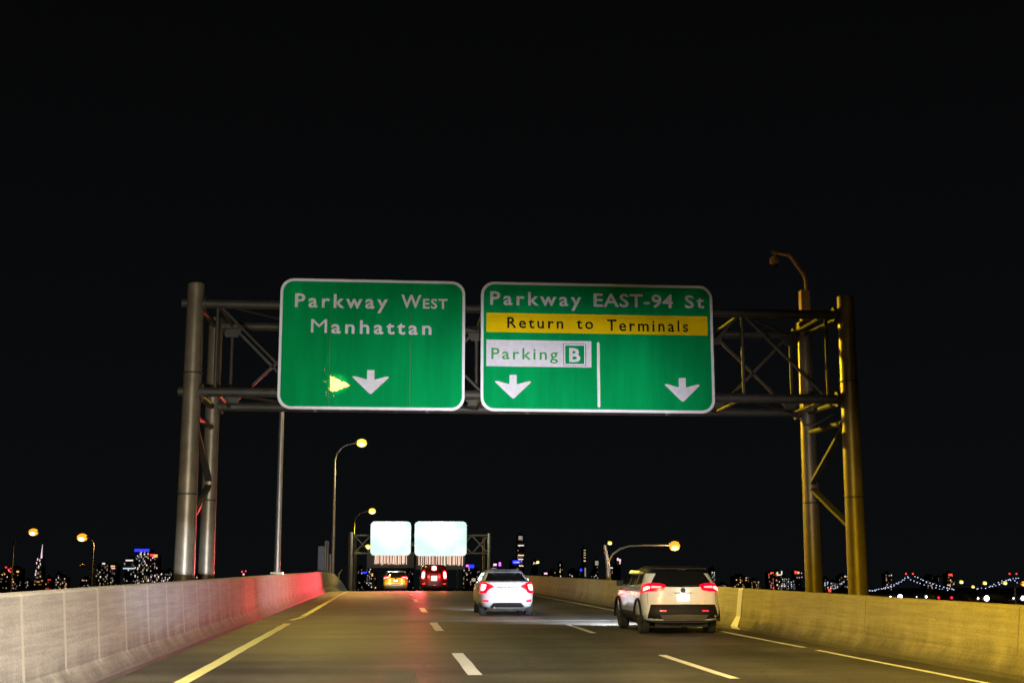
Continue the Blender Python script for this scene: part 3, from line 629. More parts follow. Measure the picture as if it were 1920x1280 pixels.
class Car:
    N = 3.4; A = .62
    def __init__(s, tab, af=.9): s.tab = tab; s.af = af
    def rear(s, sf, z, d=0):
        w_, yr = interp(s.tab, z, 1), interp(s.tab, z, 2)
        def P(q):
            q = max(-1, min(1, q)); return Vector((w_ * q, yr + s.A - s.A * (1 - abs(q) ** s.N) ** (1 / s.N), z))
        p = P(sf)
        if d:
            th = Vector((P(min(1, sf + .01)) - P(max(-1, sf - .01)))); n = Vector((th.y, -th.x, 0)).normalized(); p = p + n * d
        return p
    def side(s, sg, y, z, d=0): return Vector((sg * (interp(s.tab, z, 1) + d), y, z))
    def outline(s, z):
        w_, yr, yf = (interp(s.tab, z, k) for k in (1, 2, 3)); n = s.N; pts = []
        for k in range(-12, 13):
            th = R(90 * k / 12); sn = math.copysign(abs(math.sin(th)) ** (2 / n), th); cs = abs(math.cos(th)) ** (2 / n)
            pts.append((w_ * sn, yr + s.A - s.A * cs, z))
        for k in range(12, -13, -1):
            th = R(90 * k / 12); sn = math.copysign(abs(math.sin(th)) ** (2 / 2.8), th); cs = abs(math.cos(th)) ** (2 / 2.8)
            pts.append((w_ * sn, yf - s.af + s.af * cs, z))
        return pts
    def stack(s, z0, z1, n, cuts=None):
        zs = sorted(set([z0 + (z1 - z0) * i / n for i in range(n + 1)] + [r[0] for r in s.tab if z0 < r[0] < z1]))
        mb = MB(); m = 50
        for z in zs: mb.v += s.outline(z)
        for j in range(len(zs) - 1):
            for i in range(m):
                a = j*m + i; b = j*m + (i+1) % m; mb.f.append([a, b, b+m, a+m]); mb.m.append(0)
        mb.f.append(list(range(m-1, -1, -1))); mb.m.append(0); mb.f.append([(len(zs)-1)*m + i for i in range(m)]); mb.m.append(0)
        return mb
    def patch(s, top, bot, d=.008, kind='rear', sg=1, n=14, nv=5, depth=.03):
        """top/bot: lists of (s, z); kind rear: s = fraction of half width; side: s = y"""
        def f(tab, u):
            xs_ = [p[0] for p in tab]; i = 0
            L_ = len(tab) - 1; q = u * L_; i = min(int(q), L_ - 1); t = q - i
            return (tab[i][0] + (tab[i+1][0] - tab[i][0]) * t, tab[i][1] + (tab[i+1][1] - tab[i][1]) * t)
        mb = MB(); fr = []; bk = []
        for i in range(n + 1):
            a, b = f(top, i / n), f(bot, i / n)
            for j in range(nv + 1):
                t = j / nv; q = a[0] + (b[0] - a[0]) * t; z = a[1] + (b[1] - a[1]) * t
                if kind == 'rear': fr.append(s.rear(q, z, d)); bk.append(s.rear(q, z, d - depth))
                else: fr.append(s.side(sg, q, z, d)); bk.append(s.side(sg, q, z, d - depth))
        m = nv + 1; tot = len(fr); fs = []
        for i in range(n):
            for j in range(nv):
                a = i*m + j; fs.append((a, a+1, a+m+1, a+m)); fs.append((a+tot, a+m+tot, a+m+1+tot, a+1+tot))
        for i in range(n):
            a = i*m; fs.append((a, a+m, a+m+tot, a+tot)); a = i*m + nv; fs.append((a, a+tot, a+m+tot, a+m))
        for j in range(nv):
            a = j; fs.append((a, a+tot, a+1+tot, a+1)); a = n*m + j; fs.append((a, a+1, a+1+tot, a+tot))
        mb.add(fr + bk, fs); return mb

def cut_arches(o, cutters):
    cu = MB()
    for (x0, x1, y, z, r) in cutters: cu.lathe([(r, x0), (r, x1)], 36, 'X', (0, 0, 0)); 
    # lathe centre handled per cutter
    cu = MB()
    for (x0, x1, y, z, r) in cutters: cu.lathe([(r, x0), (r, x1)], 36, 'X', (0, y, z))
    c = cu.build('cutter', M['black_plastic'])
    md = o.modifiers.new('b', 'BOOLEAN'); md.operation = 'DIFFERENCE'; md.solver = 'EXACT'; md.object = c
    dg = bpy.context.evaluated_depsgraph_get(); me = bpy.data.meshes.new_from_object(o.evaluated_get(dg)); o.modifiers.clear(); o.data = me
    bpy.data.objects.remove(c)
    while len(me.materials) > 1: me.materials.pop()
    me.materials.append(M['black_plastic'])
    for p in me.polygons:
        c = p.center; p.material_index = 0
        for (x0, x1, y, z, r) in cutters:
            if x0 - .01 <= c.x <= x1 + .01 and math.hypot(c.y - y, c.z - z) < r * 1.01 and (abs(p.normal.x) < .3 or abs(abs(c.x) - min(abs(x0), abs(x1))) < .02): p.material_index = 1
    bm = bmesh.new(); bm.from_mesh(me)
    for e in bm.edges:
        e.smooth = not (e.is_manifold and e.calc_face_angle(0) > R(38))
    bm.to_mesh(me); bm.free()

def wheel(parent, x, y, r, sg, rimmat, tw=.21):
    w_ = MB().lathe([(r*.62, -tw/2), (r*.9, -tw/2), (r*.985, -tw/2 + .03), (r, -tw/4), (r, tw/4), (r*.985, tw/2 - .03), (r*.9, tw/2), (r*.62, tw/2)], 32, 'X').build('wheel', M['tyre'], parent, True)
    w_.location = (x, y, r)
    mb = MB(); o = sg * (tw/2 - .03)
    mb.lathe([(r*.6, o - .02), (r*.6, o + .0)], 28, 'X') if False else None
    for k in range(5):
        a = 2*math.pi*k/5 + .3
        mb.bar((o + sg*.012, 0, 0), (o + sg*.012, math.cos(a)*r*.6, math.sin(a)*r*.6), .075, .03, up=(1, 0, 0))
    mb.lathe([(r*.16, o - .03*1), (r*.16, o + sg*.035)] if sg > 0 else [(r*.16, o + sg*.035), (r*.16, o + .03)], 18, 'X')
    ring = [(r*.56, o), (r*.66, o + sg*.035)]
    mb.tube([(o + sg*.01, math.cos(2*math.pi*k/24)*r*.60, math.sin(2*math.pi*k/24)*r*.60) for k in range(25)], .022, 8, cap=False)
    mb.build('rim', rimmat, w_, True)
    MB().lathe([(r*.6, -.01), (r*.6, .01)], 24, 'X', (o - sg*.06, 0, 0)).build('brake_disc', M['black_plastic'], w_)
    return w_

SUV = [(.28, .76, .14, 4.30), (.34, .86, .05, 4.42), (.45, .905, .0, 4.50), (.60, .915, .015, 4.52), (.70, .915, .085, 4.50), (.85, .915, .12, 4.42), (.97, .912, .125, 4.2), (1.03, .905, .13, 3.75),
       (1.09, .89, .14, 3.45), (1.12, .872, .16, 3.35), (1.25, .825, .25, 3.08), (1.38, .775, .36, 2.80), (1.47, .735, .44, 2.55), (1.52, .68, .50, 2.35), (1.555, .58, .60, 2.15), (1.57, .40, .85, 1.9)]
SED = [(.24, .72, .14, 4.20), (.30, .80, .06, 4.32), (.42, .855, .0, 4.40), (.58, .865, .01, 4.40), (.74, .868, .06, 4.32), (.88, .86, .085, 4.05), (.96, .85, .10, 3.6), (1.04, .83, .12, 3.35), (1.075, .80, .16, 3.3),
       (1.085, .775, .42, 3.25), (1.16, .735, .62, 3.08), (1.27, .69, .86, 2.85), (1.37, .645, 1.08, 2.6), (1.43, .59, 1.28, 2.35), (1.465, .50, 1.5, 2.15), (1.48, .34, 1.7, 1.95)]

def make_car(name, label, cat, x, y, z, tab, paint, suv=True, roofmat=None, rim='rim', wr=.34, plate='plate_white', hot=False, bumper=None, group=None, core='red_core', taxi=False, cabmat=None):
    car = Car(tab); root = empty(name, (x, y, z)); tag(root, label, cat, group)
    belt = 1.06 if suv else 1.075; top = tab[-1][0]; W = .915 if suv else .868
    wb0, wb1 = (.92, 3.62) if suv else (.86, 3.40)
    body = car.stack(tab[0][0], belt, 14).build('body', paint, root, True)
    cut_arches(body, [(sg * (W - .30), sg * (W + .2), yy, wr, wr + .055) if sg > 0 else (-(W + .2), -(W - .30), yy, wr, wr + .055) for sg in (-1, 1) for yy in (wb0, wb1)])
    cabin = car.stack(belt + .001, tab[-3][0], 9).build('cabin', cabmat or paint, root, True)
    car2 = Car([(a, b + .004, c - .004, d_) for a, b, c, d_ in tab])
    rf = car2.stack(1.395 if suv else tab[-3][0], top, 6).build('roof', roofmat or paint, root, True)
    for sg in (-1, 1):
        for yy in (wb0, wb1):
            wheel(root, sg * (W - .125), yy, wr, sg, M[rim])
    G = M['glass']
    if suv:
        car.patch([(-.70, 1.50), (0, 1.50), (.70, 1.50)], [(-.86, 1.10), (0, 1.085), (.86, 1.10)], .010).build('rear_window', G, root, True)
        for sg in (-1, 1):
            for (a, b, c_, d_) in ((.62, .95, .95, 1.32), (1.37, 1.37, 2.16, 2.16), (2.25, 2.25, 2.72, 3.22)):
                if a == .62: tp, bt = [(.78, 1.41), (1.28, 1.45)], [(.72, 1.16), (1.28, 1.12)]
                else: tp, bt = [(b, 1.46), (c_, 1.46)], [(a, 1.11), (d_, 1.11)]
                car.patch(tp, bt, .008, 'side', sg, 6, 5).build('side_window', G, root, True)
            car.patch([(-.05, .46), (.1, .74), (.46, .46)] if False else [(1.34, .50), (2.3, .50), (3.2, .50)], [(1.34, .30), (2.3, .30), (3.2, .30)], .012, 'side', sg, 8, 3).build('side_sill', M['black_plastic'], root, True)
            for yy in (wb0, wb1):
                pts = [(sg * (W + .004), yy + (wr + .085) * math.cos(R(a)), wr + (wr + .085) * math.sin(R(a))) for a in range(-8, 189, 14)]
                MB().tube(pts, .038, 8).build('arch_trim', M['black_plastic'], root, True)
            # lamps
            t1 = [(sg*.46, 1.135), (sg*.64, 1.175), (sg*.85, 1.18), (sg*.99, 1.16)]; b1 = [(sg*.50, 1.02), (sg*.70, .99), (sg*.86, .985), (sg*.985, .95)]
            lamp = car.patch(t1, b1, .02).build('taillight', M['red_lens'], root, True)
            car.patch([(sg*.56, 1.105), (sg*.78, 1.115), (sg*.80, 1.115)], [(sg*.57, 1.075), (sg*.78, 1.065), (sg*.80, 1.065)], .027).build('light_strip', M[core], lamp, True)
            car.patch([(sg*.83, 1.10), (sg*.90, 1.105), (sg*.955, 1.07)], [(sg*.83, 1.05), (sg*.90, 1.02), (sg*.955, .99)], .027).build('brake_bulb', M['pink_core'], lamp, True)
            car.patch([(sg*.46, .565), (sg*.62, .565)], [(sg*.46, .535), (sg*.62, .535)], .028, n=4, nv=1).build('reflector', M['reflector'], root)
            MB().box((sg*.90, 2.85, 1.08), (sg*1.07, 2.98, 1.22)).build('mirror', M['black_plastic'], root, bevel=.02)
            MB().box((sg*.60, .95, 1.50), (sg*.57, 1.75, 1.562)).build('roof_rail', M['black_plastic'], root)
            car.patch([(1.5, .95), (1.66, .95)], [(1.5, .92), (1.66, .92)], .02, 'side', sg, 3, 1).build('door_handle', paint, root)
            for yy in (1.34, 2.24): car.patch([(yy, 1.06), (yy + .012, 1.06)], [(yy, .52), (yy + .012, .52)], .002, 'side', sg, 1, 6, .004).build('door_gap', M['black_plastic'], root)
        MB().box((-.62, .32, 1.49), (.62, .58, 1.525)).build('roof_spoiler', roofmat or paint, root, bevel=.012)
        MB().box((-.12, .31, 1.478), (.12, .34, 1.492)).build('high_brake_light', M['red_core'] if hot else M['chrome'], root)
        car.patch([(-.82, .69), (0, .695), (.82, .69)], [(-.95, .30), (0, .30), (.95, .30)], .012).build('bumper_cladding', bumper or M['black_plastic'], root, True)
        car.patch([(-.62, .455), (0, .47), (.62, .455)], [(-.56, .335), (0, .34), (.56, .335)], .022).build('skid_plate', M['skid'] if not taxi else M['grey_bumper'], root, True)
        py, pz = -.005, .845
        MB().box((-.15, .085, pz - .075), (.15, .105, pz + .085)).build('licence_plate', M[plate], root)
        MB().box((-.19, .075, .945), (.19, .12, .965)).build('plate_recess', M['grey_plastic'], root, bevel=.004)
        MB().lathe([(.05, .0), (.058, .012)], 18, 'Y', (0, .098, 1.01)).build('tailgate_badge', M['black_plastic'], root)
        MB().bar((0, .13, 1.105), (.36, .17, 1.135), .018, .014).build('rear_wiper', M['black_plastic'], root)
        for sg in (-1, 1): car.patch([(sg*.88, 1.02), (sg*.885, 1.02)], [(sg*.88, .68), (sg*.885, .68)], .003, n=1, nv=6, depth=.005).build('tailgate_gap', M['line_dark'], root)
    else:
        car.patch([(-.80, 1.395), (0, 1.41), (.80, 1.395)], [(-.88, 1.10), (0, 1.10), (.88, 1.10)], .008).build('rear_window', G, root, True)
        for sg in (-1, 1):
            for tp, bt in (([(1.35, 1.37), (1.62, 1.40), (2.02, 1.40)], [(1.02, 1.12), (1.5, 1.12), (2.02, 1.12)]), ([(2.10, 1.40), (2.45, 1.38)], [(2.10, 1.12), (3.02, 1.12)])):
                car.patch(tp, bt, .008, 'side', sg, 6, 5).build('side_window', G, root, True)
            lamp = car.patch([(sg*.50, .94), (sg*.66, 1.0), (sg*.82, 1.06), (sg*.99, 1.07)], [(sg*.54, .90), (sg*.68, .84), (sg*.78, .72), (sg*.99, .70)], .018).build('taillight', M['red_lens'], root, True)
            car.patch([(sg*.78, .98), (sg*.86, 1.0), (sg*.94, 1.0)], [(sg*.80, .86), (sg*.86, .80), (sg*.94, .80)], .026).build('brake_bulb', M[core], lamp, True)
            car.patch([(sg*.70, .50), (sg*.90, .52)], [(sg*.72, .44), (sg*.90, .44)], .016, n=4, nv=1).build('reflector', M['reflector'], root)
            MB().box((sg*.84, 2.72, 1.05), (sg*.98, 2.84, 1.17)).build('mirror', paint, root, bevel=.02)
            for yy in (1.25, 2.06): car.patch([(yy, 1.05), (yy + .012, 1.05)], [(yy, .42), (yy + .012, .42)], .002, 'side', sg, 1, 6, .004).build('door_gap', M['black_plastic'], root)
            car.patch([(1.4, .93), (1.55, .93)], [(1.4, .905), (1.55, .905)], .02, 'side', sg, 3, 1).build('door_handle', paint, root)
        car.patch([(-.50, .42), (0, .42), (.50, .42)], [(-.72, .27), (0, .27), (.72, .27)], .012).build('diffuser', M['black_plastic'], root, True)
        MB().box((-.17, .03, .73), (.17, .045, .88)).build('licence_plate', M[plate], root)
        MB().box((-.33, .045, .895), (.33, .07, .92)).build('trunk_trim', M['chrome'], root, bevel=.004)
        MB().lathe([(.045, .0), (.05, .012)], 16, 'Y', (0, .068, .97)).build('trunk_badge', M['chrome'], root)
        MB().tube([(-.42, .05, .27), (-.42, .25, .27)], .035, 12).build('exhaust_pipe', M['chrome'], root, True)
        MB().box((-.06, .66, 1.13), (.06, .70, 1.17)).build('high_brake_light', M['red_core'], root)
        MB().tube([(0, 1.7, 1.48), (0, 1.62, 1.56)], [.02, .008], 8).build('antenna_fin', M['black_plastic'], root)
        car.patch([(-.76, .755), (0, .755), (.76, .755)], [(-.76, .748), (0, .748), (.76, .748)], .003, n=8, nv=1, depth=.004).build('bumper_gap', M['line_dark'], root)
    for sg in (-1, 1): MB().box((sg*.45, tab[3][3] - .28, .62), (sg*.72, tab[3][3] - .02, .74)).build('headlight', M['head_white'], root)
    MB().box((-.62, .35, .17), (.62, 3.9, .27)).build('underbody', M['black_plastic'], root)
    return root
suv = make_car('white_suv', 'white SUV with black roof and glowing red tail lamps beside the ochre barrier', 'car', 6.80, 30.2, 0, SUV, M['white_paint'], True, M['black_plastic'], 'dark_rim', .355)
sed = make_car('white_sedan', 'white sedan with yellow plate and lit tail lamps in the middle lane', 'car', 3.78, 42.3, 0, SED, M['silver_paint'], False, None, 'rim', .31, 'plate_yellow', core='hot_core')
taxi = make_car('yellow_taxi', 'small distant yellow taxi under the square glowing sign', 'car', at(742, 1080, 101).x, 101, rz(101), SUV, M['taxi_paint'], True, M['dark_paint'], 'rim', .33, 'plate_white', core='hot_core', taxi=True, bumper=M['grey_bumper'], cabmat=M['dark_paint'])
VAN = [(.30, .92, .10, 4.6), (.36, 1.0, .03, 4.8), (.55, 1.05, .0, 4.9), (.9, 1.06, .03, 4.8), (1.2, 1.05, .05, 4.4), (1.6, 1.0, .10, 3.8), (1.95, .93, .17, 3.3), (2.06, .85, .24, 3.1), (2.12, .65, .4, 2.9)]
red = empty('dark_van', (at(814, 1080, 103).x, 103, rz(103))); tag(red, 'tall dark vehicle with blazing red brake lamps under the wide glowing sign', 'van')
vc = Car(VAN); bo = vc.stack(.30, 2.12, 14).build('body', M['brake_glow_paint'], red, True)
cut_arches(bo, [(sg * .72, sg * 1.2, yy, .36, .42) if sg > 0 else (-1.2, -.72, yy, .36, .42) for sg in (-1, 1) for yy in (.95, 3.9)])
for sg in (-1, 1):
    for yy in (.95, 3.9): wheel(red, sg * .93, yy, .36, sg, M['dark_rim'])
vc.patch([(-.66, 1.84), (0, 1.84), (.66, 1.84)], [(-.62, 1.50), (0, 1.48), (.62, 1.50)], .01).build('rear_window', M['glass'], red, True)
for sg in (-1, 1):
    l_ = vc.patch([(sg*.68, 1.62), (sg*.8, 1.70), (sg*.92, 1.62)], [(sg*.68, 1.02), (sg*.8, .96), (sg*.92, 1.02)], .03).build('taillight', M['red_lens'], red, True)
    vc.patch([(sg*.70, 1.50), (sg*.79, 1.60), (sg*.88, 1.50)], [(sg*.70, 1.15), (sg*.79, 1.06), (sg*.88, 1.15)], .045).build('brake_bulb', M['hot_core'], l_, True)
    vc.patch([(sg*.66, .70), (sg*.86, .70)], [(sg*.66, .60), (sg*.86, .60)], .03, n=4, nv=1).build('reflector', M['reflector'], red)
vc.patch([(-.20, 2.0), (0, 2.04), (.20, 2.0)], [(-.20, 1.70), (0, 1.66), (.20, 1.70)], .03).build('high_brake_light', M['red_core'], red, True)
vc.patch([(-.16, 1.95), (0, 2.0), (.16, 1.95)], [(-.16, 1.76), (0, 1.72), (.16, 1.76)], .045).build('brake_bulb', M['hot_core'], red, True)
MB().box((-.22, -.01, .90), (.22, .02, 1.26)).build('licence_plate', pmat('bright_plate', (.8, .8, .8), .5, emit=(1, .9, .95), es=2), red, bevel=.01)
vc.patch([(-.9, .52), (0, .52), (.9, .52)], [(-.9, .34), (0, .34), (.9, .34)], .04).build('bumper', M['black_plastic'], red, True)
# light thrown by the cars' own lamps, and a red spot added
for sg in (-.6, .6):
    light('suv_headlight_beam', 'SPOT', (6.8 + sg, 34.9, .68), (.80, .88, 1.0), 3800, (6.8 + sg - 4.8, 50, -1.2), .3, 92, 1.0)
    light('sedan_headlight_beam', 'SPOT', (3.78 + sg, 46.9, .62), (.85, .9, 1.0), 1500, (3.78 + sg, 58, -.5), .05, 70, 1.0)
    light('suv_taillight_glow', 'POINT', (6.8 + sg * 1.2, 29.9, 1.06), (1, .03, .02), 2.6, size=.06)
    light('sedan_taillight_glow', 'POINT', (3.78 + sg * 1.1, 42.05, .9), (1, .05, .03), 5, size=.06)
    light('far_car_brake_glow', 'SPOT', (red.location.x + sg, 102.8, rz(103) + 1.1), (1, .09, .02), 2400, (red.location.x + sg, 94, -2.2), .08, 60, 1.0)
    light('far_car_brake_glow', 'POINT', (red.location.x + sg * .84, 102.3, rz(103) + 1.35), (1, .03, .02), 110, size=.08)
    light('taxi_brake_glow', 'POINT', (taxi.location.x + sg, 100.7, rz(101) + 1.0), (1, .55, .2), 20, size=.08)
light('red_wall_fill', 'SPOT', (red.location.x - .9, 102.5, rz(103) + 1.2), (1, .07, .09), 110000, (-4.05, 60, .6), .08, 17, 1.0)  # strong spot added to redden the left barrier
light('sedan_brake_beam', 'SPOT', (2.85, 42.1, .9), (1, .06, .06), 1300, (-4.05, 38.6, -.1), .08, 33, 1.0)
light('suv_plate_light', 'POINT', (6.8, 30.18, .98), (1, .95, .85), 1.3, size=.03)
light('sedan_plate_light', 'POINT', (3.78, 42.24, .96), (1, .9, .75), .8, size=.03)

# cars on the lower road to the right, seen over the barrier
LY = 118; LZ = -2.0
rp = MB(); rp.box((18, LY - 12, LZ - .5), (140, LY + 14, LZ - .02)); tag(rp.build('lower_road', M['asphalt']), kind='structure')
for x in (30, 60, 90, 120): tag(MB().box((x - .8, LY - 2, gz(LY) - 3), (x + .8, LY + 2, LZ - .51)).build('road_pier', M['deck']), kind='structure')
low = None
def low_car(px, lamps, lab, py=1119):
    global low
    p = at(px, py, LY); tab = SED; car = Car(tab)
    if low is None:
        low = empty('dark_car'); car.stack(.24, 1.075, 8).build('body', M['dark_paint'], low, True); car.stack(1.076, 1.48, 8).build('cabin', M['glass'], low, True)
        for sg in (-1, 1):
            for yy in (.86, 3.4):
                wv = MB().lathe([(.2, -.1), (.31, -.09), (.31, .09), (.2, .1)], 20, 'X').build('wheel', M['tyre'], low, True); wv.location = (sg * .8, yy, .31)
        o = low
    else: o = copy_tree(low)
    o.name = 'dark_car'; o.rotation_euler = (0, 0, R(180) if lamps[0] != 'r' else 0)
    o.location = (p.x, LY + (0 if lamps[0] == 'r' else 2), LZ); tag(o, lab, 'car', 'cars on the lower road')
    return o, p
lows = [(1660, 'w', 'dark car with a brilliant white headlamp beside the right gantry post', 9), (1708, 'w', 'dark car with small white lamps below the left bridge tower', 4), (1772, 'r', 'dark car showing two red tail lamps below the bridge lights', 4), (1820, 'o', 'dark car with a large warm orange white headlamp', 10), (1886, 'w', 'dark car with a bright starry headlamp near the right edge', 8)]
cars_ = []
for (px, k, lab, s) in lows:
    o, p = low_car(px, k, lab); cars_.append((o, p, k, s))
for o, p, k, s in cars_:
    hx = {'w': .45, 'r': .62, 'o': .4}[k]; mat = {'w': M['head_white'], 'r': M['reflector'], 'o': M['head_warm']}[k]
    hz = {'w': 1117, 'r': 1120, 'o': 1120}[k]; zz = at(1700, hz + (3 if p.x > 52 and k == 'w' else 0), LY).z - LZ
    zz = min(zz, 1.15)
    sizes = (.30, .10) if s > 6 else (.14, .10)
    for j, sg in enumerate((-1, 1)):
        r = (s / 2445 * LY / 2 * (1.0 if j == 0 else .35)) if k != 'r' else .13
        ml = MB().lathe([(.02, -.05), (r * .8, -.03), (r, 0), (r * .8, .04), (.02, .05)], 16, 'Y').build('headlight' if k != 'r' else 'taillight', mat, o, True)
        yloc = 4.42 if k != 'r' else -.03
        ml.location = (sg * hx, yloc, max(zz, .6))

# ------------------------------------------------------------ skyline
cube = bpy.data.meshes.new('lit_window'); bm = bmesh.new(); bmesh.ops.create_cube(bm, size=1); bm.to_mesh(cube); bm.free()
wm = {}
def wmesh(key, col, s):
    if key not in wm:
        m = cube.copy(); m.materials.append(emat('window_light_' + key, col, s)); wm[key] = m
    return wm[key]
WC = {'w': ((1, .90, .78), 1.05), 'y': ((1, .72, .35), 1.2), 'o': ((1, .45, .12), 1.3), 'r': ((1, .06, .05), 1.6), 'b': ((.02, .03, 1), 2.2), 'p': ((.75, .15, 1), 1.8), 'k': ((1, .62, .75), 1.3), 'd': ((1, .8, .6), .35), 'c': ((.7, .85, 1), .9)}
def pane(parent, key, px, py, wpx, hpx, Y, base, name='lit_window', dy=-1.5):
    p = at(px, py, Y) - base
    col, st = WC[key]; tier = 0 if name != 'lit_window' else int((px * 7.13 + py * 3.7) % 3)
    o = bpy.data.objects.new(name, wmesh(key + 'abc'[tier], col, st * (1, .45, .18)[tier])); C.objects.link(o); o.parent = parent
    sc = Y / F; o.location = (p.x, dy, p.z); o.scale = (wpx * sc, 1.0, hpx * sc); return o
def building(x0, x1, ytop, label, wins, n, Y=2400, crown=None, extra=(), tall=3, ybot=1104, step=False, top=None):
    cx = (x0 + x1) / 2; b0 = at(cx, 1100, Y); base = Vector((b0.x, Y, gz(Y))); root = empty('tower_block', base); tag(root, label, 'building')
    W = (x1 - x0) * Y / F; zt = at(cx, ytop, Y).z - base.z
    mb = MB()
    if step: mb.box((-W/2, 0, 0), (W/2, W*1.0, zt*.62)).box((-W*.34, 2, zt*.62 + .01), (W*.34, W*.8, zt*.86)).box((-W*.2, 4, zt*.86 + .01), (W*.2, W*.6, zt))
    else: mb.box((-W/2, 0, 0), (W/2, max(W, 18), zt)); mb.box((-W*.25, W*.3, zt + .01), (W*.2, W*.6, zt + 4))
    mb.build('facade', M['tower'], root)
    rd = random.Random(int(x0 * 31 + ytop)); cols = max(2, int((x1 - x0) / 3.2)); used = set()
    for k in range(n):
        for _ in range(8):
            c_ = rd.randrange(cols); r_ = rd.randrange(max(1, int((ybot - ytop) / 4.2)))
            if (c_, r_) not in used: break
        used.add((c_, r_)); x = x0 + (x1 - x0) * (c_ + .5) / cols; y = ytop + 4 + r_ * 4.2
        if step and (y < ytop + (ybot - ytop) * .35): x = cx + (x - cx) * .4
        pane(root, rd.choice(wins), x + rd.uniform(-1, 1), y + rd.uniform(-1.2, 1.2), rd.uniform(.7, 1.9), rd.uniform(1.3, tall), Y, base)
    for (key, px, py, w_, h_, nm) in extra: pane(root, key, px, py, w_, h_, Y, base, nm, dy=-2.5)
    return root, base
B = building
B(0, 14, 1068, 'low block with amber windows at the far left edge', 'yyo', 9, tall=2.5)
B(12, 34, 1064, 'block with red roof lights behind the far left lamp pole', 'wyok', 14, extra=(('r', 12, 1063, 3, 2.5, 'roof_light'), ('r', 17, 1067, 3, 2.5, 'roof_light'), ('r', 22, 1065, 2.5, 2.5, 'roof_light'), ('r', 20, 1071, 3, 2, 'roof_light')))
B(29, 40, 1066, 'slim block with one orange light right of the leftmost lamp', 'yd', 4, extra=(('o', 34, 1071, 4, 3, 'roof_light'),))
B(44, 58, 1088, 'very low block just left of the spired tower', 'yw', 4)
# spired tower
Y = 2600; b0 = at(73, 1100, Y); base = Vector((b0.x, Y, gz(Y))); root = empty('spired_tower', base); tag(root, 'tall stepped tower with a glowing pink white spire', 'building')
s = Y / F; zT = lambda py: at(73, py, Y).z - base.z
MB().box((-10*s, 0, 0), (10*s, 20*s, zT(1090))).box((-6*s, 2, zT(1090) + .01), (6*s, 14*s, zT(1062))).box((-4*s, 3, zT(1062) + .01), (4*s, 10*s, zT(1046))).build('facade', M['tower'], root)
MB().tube([(0, 5*s, zT(1046)), (0, 5*s, zT(1035)), (.6*s, 5*s, zT(1020))], [1.6*s, 1.0*s, .3*s], 8).build('spire', emat('spire_light', (1, .72, .85), 1.0), root)
for i, (x, y, w_, h_, k) in enumerate(((71, 1048, 1.3, 4, 'k'), (75, 1050, 1.2, 4, 'w'), (69, 1055, 1.2, 4, 'k'), (76, 1057, 1, 4, 'w'), (70, 1063, 1.4, 3, 'd'), (73, 1062, 1.4, 5, 'w'), (68, 1070, 1.3, 4, 'w'), (72, 1074, 3, 4, 'y'), (67, 1076, 1.4, 5, 'k'), (76, 1072, 1.3, 5, 'd'), (70, 1082, 3.5, 2.5, 'w'), (76, 1080, 2, 3, 'y'), (66, 1089, 4, 2.4, 'o'), (72, 1090, 5, 2.2, 'o'), (79, 1088, 3, 2.2, 'o'), (64, 1095, 4, 2, 'y'), (75, 1095, 5, 1.5, 'o'))): pane(root, k, x, y, w_, h_, Y, base)
B(84, 96, 1082, 'low block with red and orange lights right of the spired tower', 'ror', 7, tall=2.2)
B(103, 112, 1074, 'narrow block with a few white lights between the two orange lamps', 'wwy', 8, tall=2.5)
B(112, 126, 1081, 'low wide block with orange and white shapes near the second orange lamp', 'woyw', 12, tall=2.5)
B(150, 170, 1084, 'low block with faint lights behind the small unlit lamp', 'wdy', 8)
B(180, 190, 1059, 'slim tower with scattered lights right of the second orange lamp', 'dwy', 10)
B(190, 203, 1056, 'tower with a white lit rooftop left of the orange topped one', 'wddy', 16, extra=(('w', 195, 1056, 5, 2.5, 'roof_light'),), tall=4)
B(206, 220, 1058, 'tower with an orange rooftop light and warm windows', 'yddw', 16, extra=(('o', 212, 1061, 7, 3, 'roof_light'), ('k', 213, 1065, 6, 1.6, 'roof_light')), tall=4)
B(232, 252, 1047, 'tower with white floodlit top bands left of the blue crowned tower', 'wdd', 14, extra=(('w', 243, 1050, 13, 2.4, 'roof_light'), ('c', 242, 1065, 20, 2.2, 'light_band')), tall=4)
B(253, 280, 1030, 'tallest left tower with a bright blue lit crown', 'wwdyw', 62, extra=(('b', 266.5, 1031, 26, 5, 'blue_crown'),), tall=4.5)
B(281, 296, 1040, 'tower with a red and orange sign beside the blue crowned one', 'wddk', 26, extra=(('r', 285, 1040, 6, 3.5, 'rooftop_sign'), ('o', 292, 1041.5, 7, 5, 'rooftop_sign')), tall=4)
B(296, 309, 1072, 'low block with red and white lights left of the gantry posts', 'wrkw', 14, tall=4)
B(309, 322, 1069, 'low block with bright white window streaks next to the gantry post', 'wwcw', 18, tall=5)
B(364, 370, 1070, 'sliver of a tower seen between the two left gantry posts', 'ykd', 5)
B(447, 464, 1078, 'low dark block with red beacons above the left barrier', 'd', 2, extra=(('r', 454, 1071, 2.4, 3, 'roof_light'), ('r', 461, 1070, 2, 3, 'roof_light'), ('k', 457, 1076, 3, 3, 'roof_light')))
B(670, 680, 1062, 'slim faint tower between the far gantry post and blue sign', 'ddy', 9)
B(678, 690, 1074, 'low building with a small blue sign near the far gantry', 'd', 3, extra=(('b', 683, 1073, 8, 3, 'blue_sign'),))
B(687, 697, 1058, 'slim tower with white window dots left of the taxi', 'wwc', 16, tall=3)
B(694, 706, 1072, 'low block with an orange square left of the taxi', 'wy', 10, extra=(('o', 699, 1077, 5, 5, 'lit_sign'),))
B(762, 775, 1068, 'dark block between taxi and red lit car', 'dwk', 9)
